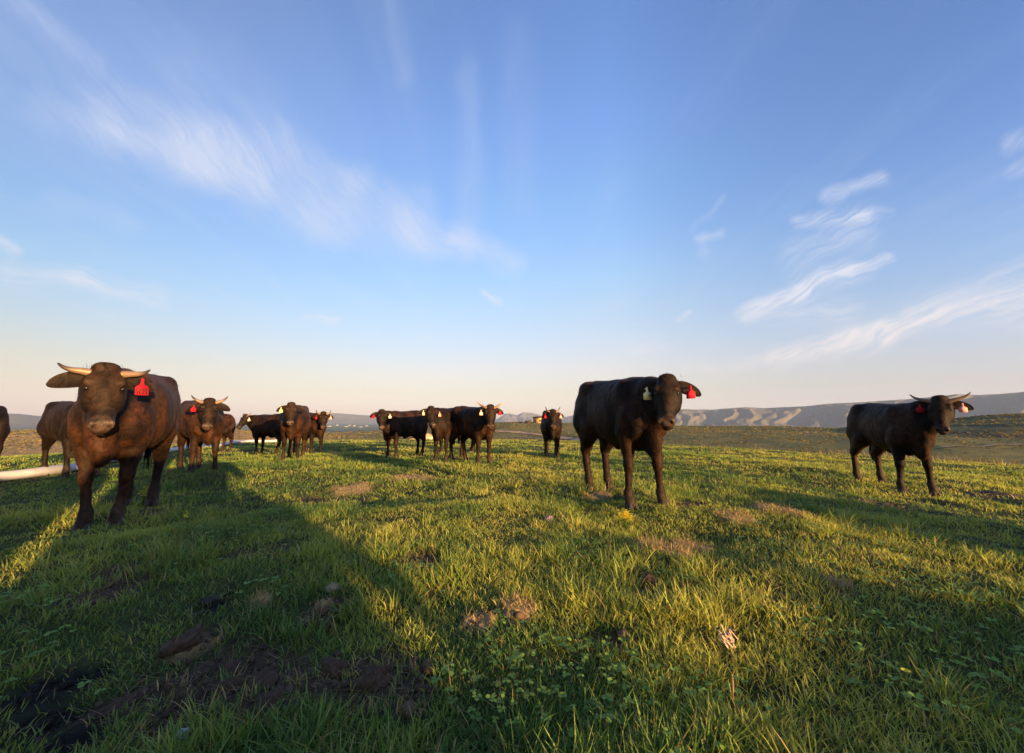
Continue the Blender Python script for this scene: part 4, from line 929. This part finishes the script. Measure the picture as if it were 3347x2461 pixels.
# ------------------------------------------------------------------ stones, clods, manure, dry scraps
def lump(name, px, py, size, col, label, cat, seed, squash=.55, rough=.35, group=None, mat=None, lift=0):
    x, y = at(px, py); r = np.random.default_rng(seed)
    n1, n2 = 22, 16; V = []; 
    for i in range(n2 + 1):
        th = math.pi * i / n2
        for j in range(n1):
            ph = 2 * math.pi * j / n1; V.append((math.sin(th) * math.cos(ph), math.sin(th) * math.sin(ph), math.cos(th)))
    V = np.array(V); k = 1 + rough * ((fbm(V[:, 0] * 1.6 + seed, V[:, 1] * 1.6 + V[:, 2] * 2.1, 4, seed) - .5) * 2.4)
    V = V * k[:, None] * np.array([size, size * r.uniform(.6, .95), size * squash]); a = r.uniform(0, 3); V[:, :2] = V[:, :2] @ np.array([[math.cos(a), math.sin(a)], [-math.sin(a), math.cos(a)]])
    F = [(i * n1 + j, (i + 1) * n1 + j, (i + 1) * n1 + (j + 1) % n1, i * n1 + (j + 1) % n1) for i in range(n2) for j in range(n1)]
    mm = mat or simple(name, col, .92, .15, False, (45, .4), .8)
    o = mesh_np(name, V, [np.array(F)], mm, smooth=True); o.location = (x, y, gz(x, y) + size * squash * .05 + lift); tag(o, label, cat, group); return o
M_CLOD = simple('clod_soil', (.085, .055, .036), .95, .1, False, (55, .5), .9); M_DUNG = simple('dung', (.035, .024, .017), .8, .25, False, (40, .4), .9)
for i, (px, py, sz, lb) in enumerate([(600,2125,.065,'brown clod of earth left of the torn-up hollow'),(665,2190,.05,'small earth clod in front of the torn-up hollow'),(740,2195,.06,'crumbly earth clod in the middle of the churned soil'),(860,2245,.05,'earth clod between two grass tufts in the churned soil'),(880,2310,.055,'lowest earth clod of the churned soil'),
    (1100,2205,.06,'brown earth clod above the dense green tuft'),(1215,2235,.07,'large rounded earth clod right of the dense green tuft'),(390,2300,.06,'pale brown clod beside the black mud'),(1060,2040,.04,'upright clod with a pale edge left of the lit tufts'),(2115,1905,.075,'dark earth mound in the turf below the hornless middle cow'),(1345,2190,.045,'small clod at the right end of the churned soil'),(760,2250,.04,'little clod under a leaning grass tuft')]):
    lump('earth_clod', px, py, sz, None, lb, 'clod', 20 + i, .6, .5, 'clods of earth torn up in the turf', M_CLOD)
for i, (px, py, sz, lb) in enumerate([(905,1818,.08,'flat reddish brown dung pat in the shaded turf'),(700,1975,.055,'black dung pat above the torn-up hollow'),(640,2020,.04,'small black dung patch at the edge of the grass'),(1190,1620,.14,'dung pat in the lit turf left of the centre'),(3270,1612,.22,'dark dung pat near the right edge')]):
    lump('dung_pat', px, py, sz, None, lb, 'dung', 50 + i, .22, .7, 'dung pats lying in the turf', M_DUNG)
lump('stone', 1795, 1708, .060, (.42, .26, .22), 'pink stone lying in the lit turf left of the hornless middle cow', 'stone', 71, .7, .45)
lump('stone', 1085, 1950, .032, (.36, .27, .21), 'pale angular stone in the torn turf', 'stone', 72, .8, .5)
lump('stone', 595, 2412, .022, (.55, .55, .58), 'small white stone at the bottom edge', 'stone', 73, .7, .4)
lump('stone', 2070, 1862, .022, (.40, .28, .17), 'small tan stone near the sunlit tuft', 'stone', 74, .7, .4)

def flower(px, py, hgt, nst, label, spike=True, size=.010):
    x, y = at(px, py); z = gz(x, y); root = empty('flowering_plant', (x, y, z)); tag(root, label, 'wildflower', 'yellow wildflowers in the turf')
    st = MB(); r = random.Random(int(px)); tops = []
    for i in range(nst):
        a = r.uniform(0, 6.28); l = r.uniform(.05, .9) * hgt * .5; h = hgt * r.uniform(.75, 1.0); p = [(0, 0, -.01), (math.cos(a) * l * .4, math.sin(a) * l * .4, h * .55), (math.cos(a) * l, math.sin(a) * l, h)]
        st.tube(p, [.0028, .0022, .0016], 4, (.10, .15, .035)); tops.append(p)
        for q in range(3):
            b = r.uniform(0, 6.28); zz = r.uniform(.1, .6) * h; c = (p[1][0] * zz / h, p[1][1] * zz / h, zz); e = (c[0] + math.cos(b) * .03, c[1] + math.sin(b) * .03, zz + .015)
            st.tube([c, e], [.004, .001], 3, (.08, .15, .03))
    st.build('stem', M_GRASS, root)
    fl = MB()
    for p in tops:
        for q in range(9 if spike else 1):
            t = q / 9 if spike else 0; c = np.array(p[2]) * (1 - t * .35) + np.array([r.uniform(-1, 1), r.uniform(-1, 1), 0]) * .016 * (spike); s_ = size * r.uniform(.7, 1.2)
            k_ = 5 if spike else 12
            for m_ in range(k_):
                a = 6.283 * m_ / k_; d = np.array([math.cos(a), math.sin(a), .35]); w = np.array([-math.sin(a), math.cos(a), 0]) * .4
                fl.add([tuple(c), tuple(c + (d * .7 + w) * s_), tuple(c + d * 1.15 * s_), tuple(c + (d * .7 - w) * s_)], [(0, 1, 2, 3)], (.78, .68, .05))
    fl.build('flower', M_PETAL, root)
M_PETAL = leaf_material('petal', .3, .6)
flower(2045, 1748, .165, 12, 'bright yellow flower cluster in front of the hornless middle cow', True, .013)
flower(468, 1640, .24, 5, 'tall yellow flower spikes between the legs of the big horned cow', True, .013)
flower(610, 1700, .12, 3, 'yellow flowers in the narrow strip of light right of the big horned cow', True, .010)
for i, (px, py, lb) in enumerate([(2865,1560,'single yellow dandelion left of the far right hay tuft, highest on the right'),(3230,1552,'yellow dandelion near the right edge'),(3005,1590,'yellow dandelion by the front feet of the far right cow'),(3060,1588,'second yellow dandelion by the front feet of the far right cow'),(1245,1700,'yellow dandelion left of centre in the light'),(1630,1640,'small yellow dandelion in the centre turf'),(2960,2250,'pale yellow flower at the lower right'),(930,1540,'yellow dandelion in front of the stout hornless cow')]):
    flower(px, py, .07 + .02 * (i % 3), 1, lb, False, .016 if i < 4 else .013)

def scrap():
    x, y = at(2395, 2150); z = gz(x, y); mb = MB(); r = random.Random(9)
    for i in range(26):
        a = r.uniform(-.5, .5) + 2.3; l = r.uniform(.03, .075); p0 = (r.gauss(0, .010), r.gauss(0, .008), .03 + r.uniform(0, .04)); p1 = (p0[0] + math.cos(a) * l * .5, p0[1] + math.sin(a) * l * .3, p0[2] + l * .45 + r.uniform(-.01, .01)); p2 = (p1[0] + r.uniform(-.02, .02), p1[1] + r.uniform(-.02, .02), p1[2] + r.uniform(-.01, .02))
        mb.tube([p0, p1, p2], [.0022, .0030, .0008], 4, np.array([.52, .40, .33]) * r.uniform(.6, 1.1))
    mb.tube([(0, 0, .05), (.01, -.02, .0), (.015, -.04, -.02)], .003, 5, (.25, .16, .09))
    o = mb.build('seed_head', simple('dry_flower', (1, 1, 1), .8, .1, True)); o.location = (x, y, z); tag(o, 'bleached shaggy dead seed head in the near turf', 'seed head')
    x, y = at(2395, 2330); z = gz(x, y); mb = MB(); mb.tube([(0, 0, -.02), (.003, 0, .04), (.008, .004, .08), (.010, .008, .105)], [.004, .004, .003, .001], 6, (.26, .15, .08))
    o = mb.build('dry_stick', simple('stick', (1, 1, 1), .8, .1, True)); o.location = (x, y, z); tag(o, 'upright brown dry stick in the turf at the bottom', 'stick')
scrap()

# ------------------------------------------------------------------ white irrigation hose
def hose():
    pts = [(-160,1596),(0,1578),(90,1567),(164,1556),(238,1541),(372,1510),(491,1490),(596,1474),(700,1459),(804,1449),(905,1446)]
    W = []
    for px, py in pts:
        x, y = at(px, py); k_ = min(1, 31 / math.hypot(x, y)); W.append((x * k_, y * k_))
    W = np.array(W); print('hose', W[:3]); seg = np.concatenate([[0], np.cumsum(np.hypot(*np.diff(W, axis=0).T))]); t = np.linspace(0, seg[-1], 260); X = np.interp(t, seg, W[:, 0]); Y = np.interp(t, seg, W[:, 1]); 
    kx = np.hanning(15); kx /= kx.sum(); X = np.convolve(np.pad(X, 7, 'edge'), kx, 'valid'); Y = np.convolve(np.pad(Y, 7, 'edge'), kx, 'valid')
    n1 = 20; V = []; g_ = G(X, Y); g_ = np.convolve(np.pad(g_, 7, 'edge'), kx, 'valid')
    for i in range(260):
        dx = X[min(i + 1, 259)] - X[max(i - 1, 0)]; dy = Y[min(i + 1, 259)] - Y[max(i - 1, 0)]; l = math.hypot(dx, dy); nx, ny = -dy / l, dx / l
        R = .088 + .006 * math.sin(t[i] * 1.3) + .004 * math.sin(t[i] * 5.1)
        for j in range(n1):
            a = 2 * math.pi * j / n1; rr = R * (1 + .07 * (vnoise(np.array([t[i] * 4.]), np.array([j * .7]), 3)[0] - .5) + (.05 if math.cos(a * 3 + t[i] * .7) > .6 else 0))
            V.append((X[i] + nx * math.cos(a) * rr * 1.08, Y[i] + ny * math.cos(a) * rr * 1.08, g_[i] + .085 + math.sin(a) * rr * .88))
    F = [(i * n1 + j, i * n1 + (j + 1) % n1, (i + 1) * n1 + (j + 1) % n1, (i + 1) * n1 + j) for i in range(259) for j in range(n1)]
    m = simple('white_plastic', (.50, .49, .50), .6, .25, False, (2.6, .25), .25)
    tag(mesh_np('irrigation_hose', V, [np.array(F)], m, smooth=True), 'long white irrigation hose lying on the ground on the left behind the cattle', 'hose')
hose()

# ------------------------------------------------------------------ road, houses, trees far off
def strip(name, pts, width, col, n=160, noise_=6):
    W = np.array([at(*p) for p in pts]); seg = np.concatenate([[0], np.cumsum(np.hypot(*np.diff(W, axis=0).T))]); t = np.linspace(0, seg[-1], n); X = np.interp(t, seg, W[:, 0]); Y = np.interp(t, seg, W[:, 1])
    kx = np.hanning(9); kx /= kx.sum(); X = np.convolve(np.pad(X, 4, 'edge'), kx, 'valid'); Y = np.convolve(np.pad(Y, 4, 'edge'), kx, 'valid')
    dx = np.gradient(X); dy = np.gradient(Y); l = np.hypot(dx, dy) + 1e-6; V = []
    for k in np.linspace(-.5, .5, 5):
        x = X - dy / l * width * k; y = Y + dx / l * width * k; V.append(np.stack([x, y, G(x, y) + .22], 1))
    V = np.stack(V, 1).reshape(-1, 3); F = [(i * 5 + j, i * 5 + j + 1, (i + 1) * 5 + j + 1, (i + 1) * 5 + j) for i in range(n - 1) for j in range(4)]
    tag(mesh_np(name, V, [np.array(F)], simple(name, col, .95, .05, False, (.4, .25)), smooth=True), kind='structure')
strip('dirt_road', [(1520,1409),(1600,1410),(1690,1413),(1750,1419),(1800,1426),(1860,1434),(1905,1440)], 5.0, (.34, .25, .18))
strip('track', [(1640,1427),(1700,1429),(1790,1437)], 2.0, (.22, .20, .17), 60)
strip('path', [(3060,1466),(3150,1461),(3240,1456),(3347,1452)], 1.6, (.22, .19, .14), 60)

M_WALL = simple('cream_render', (.55, .44, .28), .85, .1, False, (.8, .12)); M_TILE = simple('roof_tile', (.26, .17, .11), .85, .1, False, (2, .25)); M_GLASS = simple('window_glass', (.03, .035, .045), .15, .5); M_DKROOF = simple('brown_roof', (.05, .035, .028), .8, .1, False, (2, .2)); M_WHITE = simple('white_wall', (.30, .28, .25), .8, .1, False, (.5, .1)); M_TIMBER = simple('dark_timber', (.06, .042, .03), .8, .1, False, (2, .2))
def gable(mb, lo, hi, rise, axis=0, over=.5):
    (x0, y0, z0), (x1, y1, _) = lo, hi; x0 -= over; x1 += over; y0 -= over; y1 += over
    if axis == 0: V = [(x0, y0, z0), (x1, y0, z0), (x1, y1, z0), (x0, y1, z0), (x0, (y0 + y1) / 2, z0 + rise), (x1, (y0 + y1) / 2, z0 + rise)]; F = [(0, 1, 5, 4), (2, 3, 4, 5), (0, 4, 3), (1, 2, 5), (3, 2, 1, 0)]
    else: V = [(x0, y0, z0), (x1, y0, z0), (x1, y1, z0), (x0, y1, z0), ((x0 + x1) / 2, y0, z0 + rise), ((x0 + x1) / 2, y1, z0 + rise)]; F = [(0, 4, 5, 3), (1, 2, 5, 4), (0, 1, 4), (2, 3, 5), (3, 2, 1, 0)]
    mb.add(V, F)
def place(name, px, d, label, cat, group=None, rz=0, dz=0):
    a = math.atan((px - CX) / (FPX * math.cos(PITCH)) * 1.0); x, y = d * math.sin(a), d * math.cos(a); z = float(ground_smooth(np.array([x]), np.array([y]))[0]) + dz
    r = empty(name, (x, y, z), -a + rz); tag(r, label, cat, group); return r
def houses():
    # cream farmhouse below the crest: eave height set so its roofs just show above the turf
    r = place('house', 1408, 190, 'cream farmhouse with tan tiled gables just beyond the crest', 'house')
    zt = CAM_H - 190 * (1413 - 1375) / FPX - r.location.z            # ridge of the main gable
    w = MB(); w.box((-4.2, -4, -1), (3.2, 5, zt - 1.9)); w.box((3.2, -2, -1), (8.6, 4, zt - 3.0)); w.box((-8.6, -2, -1), (-4.2, 4, zt - 3.2))
    w.add([(-4.2, -4, zt - 1.9), (3.2, -4, zt - 1.9), (-.5, -4, zt - .25), (-4.2, -3.9, zt - 1.9), (3.2, -3.9, zt - 1.9), (-.5, -3.9, zt - .25)], [(0, 1, 2), (5, 4, 3), (0, 2, 5, 3), (2, 1, 4, 5)]); w.build('wall', M_WALL, r)
    g = MB(); V = [(-4.8, -4.5, zt - 2.1), (-.5, -4.5, zt), (3.8, -4.5, zt - 2.1), (-4.8, 5.5, zt - 2.1), (-.5, 5.5, zt), (3.8, 5.5, zt - 2.1)]; V += [(a, b, c - .25) for a, b, c in V]
    g.add(V, [(0, 1, 4, 3), (1, 2, 5, 4), (6, 9, 10, 7), (7, 10, 11, 8), (0, 6, 7, 1), (1, 7, 8, 2), (3, 4, 10, 9), (4, 5, 11, 10), (0, 3, 9, 6), (2, 8, 11, 5)]); g.build('roof', M_TILE, r)
    g = MB(); gable(g, (3.8, -2, zt - 3.0), (8.6, 4, 0), 1.4, 0); g.build('roof', M_TILE, r); g = MB(); gable(g, (-8.6, -2, zt - 3.2), (-4.8, 4, 0), 1.1, 0); g.build('roof', M_TILE, r)
    for (a, b, c, e, f) in [(-3.4, -2.4, -4.03, zt - 3.6, zt - 2.6), (-1, .1, -4.03, zt - 3.6, zt - 2.5), (1.4, 2.5, -4.03, zt - 3.6, zt - 2.6), (-7.4, -6.2, -2.03, zt - 4.6, zt - 3.7), (4.6, 6.6, -2.03, zt - 4.9, zt - 3.7)]:
        m = MB(); m.box((a, c, e), (b, c + .03, f)); m.build('window', M_GLASS, r)
    # house on the ridge
    r = place('house', 1762, 340, 'tan two-storey house with a low roof on the ridge left of the small dark cow', 'house')
    zt = CAM_H + 340 * (1375 - 1361) / FPX - r.location.z; k = 340 / FPX
    w = MB(); w.box((-13 * k, -3, -2), (22 * k, 6, zt - .9)); w.build('wall', simple('warm_stucco', (.60, .38, .16), .85, .1, False, (.6, .1)), r)
    g = MB(); V = [(-22 * k, -5, zt - .7), (26 * k, -5, zt - .7), (26 * k, 8, zt - .7), (-22 * k, 8, zt - .7), (-6 * k, 0, zt), (14 * k, 0, zt), (14 * k, 3, zt), (-6 * k, 3, zt)]; g.add(V, [(0, 1, 5, 4), (1, 2, 6, 5), (2, 3, 7, 6), (3, 0, 4, 7), (4, 5, 6, 7), (3, 2, 1, 0)]); g.box((-22 * k, -5, zt - 1.0), (26 * k, 8, zt - .72)); g.build('roof', M_DKROOF, r)
    w = MB(); w.box((-20 * k, -2.5, -2), (-13 * k - .01, 5, zt - 1.02)); w.build('side_wing', M_TIMBER, r)
    for (a, b, e, f) in [(-9, -5, zt - 2.3, zt - 1.3), (-12, -9.5, zt - 5, zt - 2.8), (-1, 6, zt - 4.6, zt - 3.2), (13, 17, zt - 4.8, zt - 2.6)]:
        m = MB(); m.box((a * k, -3.04, e), (b * k, -3.0, f)); m.build('window', M_GLASS, r)
    r = place('shed', 1726, 335, 'low dark shed on the ridge beside the tan house', 'shed'); w = MB(); w.box((-9 * k, -2, -1.5), (9 * k, 3, 1.7)); w.build('wall', M_TIMBER, r); g = MB(); gable(g, (-9 * k, -2, 1.7), (9 * k, 3, 0), .6); g.build('roof', M_DKROOF, r)
    r = place('house', 1391, 520, 'small white house on the slope above the cream farmhouse', 'house'); zz = CAM_H - 520 * (1388 - 1375) / FPX - r.location.z; w = MB(); w.box((-3.5, -3, min(-1, zz - 3)), (3.5, 4, zz + 2.4)); w.build('wall', M_WHITE, r); g = MB(); gable(g, (-3.5, -3, zz + 2.4), (3.5, 4, 0), 1.8, 1); g.build('roof', M_TILE, r)
    # farm buildings out on the valley floor
    far = [(60,1390,12),(1085,1394,22),(1110,1391,12),(1140,1395,20),(1150,1390,12),(1165,1393,14),(1185,1396,24),(1205,1393,16),(2300,1384,12),(2360,1386,14),(2398,1384,22),(2410,1382,16),(2460,1387,12),(2472,1384,26),(2490,1385,18),(2545,1376,26),(2560,1386,14),(2615,1380,18),(2660,1384,12),(2715,1386,16),(2732,1383,20),(2745,1380,12),(2780,1381,14)]
    ORD = ['first', 'second', 'third', 'fourth', 'fifth', 'sixth', 'seventh', 'eighth', 'ninth', 'tenth', 'eleventh', 'twelfth', 'thirteenth', 'fourteenth', 'fifteenth']; cnt = {}
    spec = ['white', 'cream', 'pale grey']
    for i, (px, py, w_) in enumerate(far):
        d = min(90.9 * FPX / max(py - 1375, 10), 7200) * (1 / math.cos(math.atan((px - CX) / FPX)))
        side = 'right of the hornless middle cow' if px > 1900 else ('in the town behind the lone hornless cow' if px > 900 else 'at the far left')
        cnt[side] = cnt.get(side, 0) + 1
        lab = 'tiny pale building at the far left edge of the valley' if px < 900 else ORD[cnt[side] - 1] + (' tiny farm building from the left in the valley right of the middle cow' if px > 1900 else ' tiny building from the left in the town left of the lone cow')
        r = place('farm_building', px, d, lab, 'building', 'far buildings on the valley floor ' + side, rz=random.uniform(-.5, .5))
        r.location.z = -90; k = d / FPX; wd = w_ * k * .5 * .55; hh = 2.0 * k * (.7 + .4 * (i % 3) / 2)
        w = MB(); w.box((-wd, -wd * .5, -1), (wd, wd * .5, hh)); w.build('wall', M_WHITE, r); g = MB(); gable(g, (-wd, -wd * .5, hh), (wd, wd * .5, 0), hh * .35, 0, .4); g.build('roof', [M_WHITE, M_TILE, M_WHITE][i % 3], r)
houses()
def far_trees():
    V, F, Cc = [], [], []; n0 = 0; r = np.random.default_rng(4)
    n = 2600; px = np.concatenate([r.uniform(1850, 2900, 2 * n // 3), r.uniform(-100, 1700, n - 2 * n // 3)]); d = np.exp(r.uniform(math.log(2600), math.log(8000), n))
    a = np.arctan((px - CX) / FPX); x, y = d * np.sin(a), d * np.cos(a); kp = fbm(x / 500, y / 220, 3, 7) > .5; x, y, d = x[kp], y[kp], d[kp]
    ph = (1 + 5 ** .5) / 2; ico = np.array([(-1, ph, 0), (1, ph, 0), (-1, -ph, 0), (1, -ph, 0), (0, -1, ph), (0, 1, ph), (0, -1, -ph), (0, 1, -ph), (ph, 0, -1), (ph, 0, 1), (-ph, 0, -1), (-ph, 0, 1)]) / 1.9
    T = np.array([(0, 11, 5), (0, 5, 1), (0, 1, 7), (0, 7, 10), (0, 10, 11), (1, 5, 9), (5, 11, 4), (11, 10, 2), (10, 7, 6), (7, 1, 8), (3, 9, 4), (3, 4, 2), (3, 2, 6), (3, 6, 8), (3, 8, 9), (4, 9, 5), (2, 4, 11), (6, 2, 10), (8, 6, 7), (9, 8, 1)])
    for i in range(len(x)):
        s = r.uniform(3.5, 8) * np.array([r.uniform(.9, 2.2), 1, .8]); v = ico * (1 + r.normal(0, .15, (12, 1))) * s + np.array([x[i], y[i], -90 + s[2] * .6]); V.append(v); F.append(T + n0); n0 += 12; Cc.append(np.tile(np.array([.030, .042, .020]) * r.uniform(.6, 1.3), (12, 1)))
    tag(mesh_np('woods', np.concatenate(V), [np.concatenate(F)], M_SAGE, None, np.concatenate(Cc)), 'dark tree belts on the far valley floor', 'woods', kind='stuff')
    # a few trees beside the houses in the middle distance
    for (px_, d_, h_, lb) in [(1405, 515, 5, 'dark round tree right of the small white house'), (1422, 520, 4, 'smaller dark tree beside the small white house'), (1444, 200, 2.2, 'bush at the right end of the cream farmhouse')]:
        o = place('tree', px_, d_, lb, 'tree'); zz = CAM_H - d_ * (1392 - 1375 if d_ > 300 else 52) / FPX - o.location.z; zz = max(zz, 0)
        t = MB(); t.tube([(0, 0, -.5), (.05, 0, zz + h_ * .5)], [.25, .1], 7, (.05, .035, .02)); t.build('trunk', M_TIMBER, o)
        B = Acc(); n = 500; u = r.normal(0, 1, (n, 3)); u /= np.linalg.norm(u, axis=1)[:, None]; P = u * (r.random((n, 1)) ** .4) * np.array([h_ * .5, h_ * .5, h_ * .45]) + np.array([0, 0, zz + h_ * .55])
        B.add(*blades(P, np.full(n, h_ * .16), np.full(n, h_ * .05), r.uniform(0, 6.28, n), r.uniform(.2, .9, n), r.uniform(0, .4, n), np.tile(np.array([[.035, .048, .020]]), (n, 1)) * r.uniform(.6, 1.4, (n, 1)), 2)); c = B.build('crown', M_SAGE); c.parent = o
far_trees()

# ------------------------------------------------------------------ air
def haze():
    mb = MB(); mb.box((-19000, -19000, -97), (19000, 19000, 760)); m = bpy.data.materials.new('haze'); m.use_nodes = True; n = m.node_tree.nodes; n.clear()
    out = n.new('ShaderNodeOutputMaterial'); v = n.new('ShaderNodeVolumePrincipled'); v.inputs['Color'].default_value = (.50, .66, 1.0, 1); v.inputs['Density'].default_value = HAZE_D; v.inputs['Anisotropy'].default_value = 0.0
    m.node_tree.links.new(v.outputs[0], out.inputs['Volume']); o = mb.build('haze', m); tag(o, 'pale evening haze over the valley', 'haze', kind='stuff')
HAZE_D = 3.8e-5
haze()
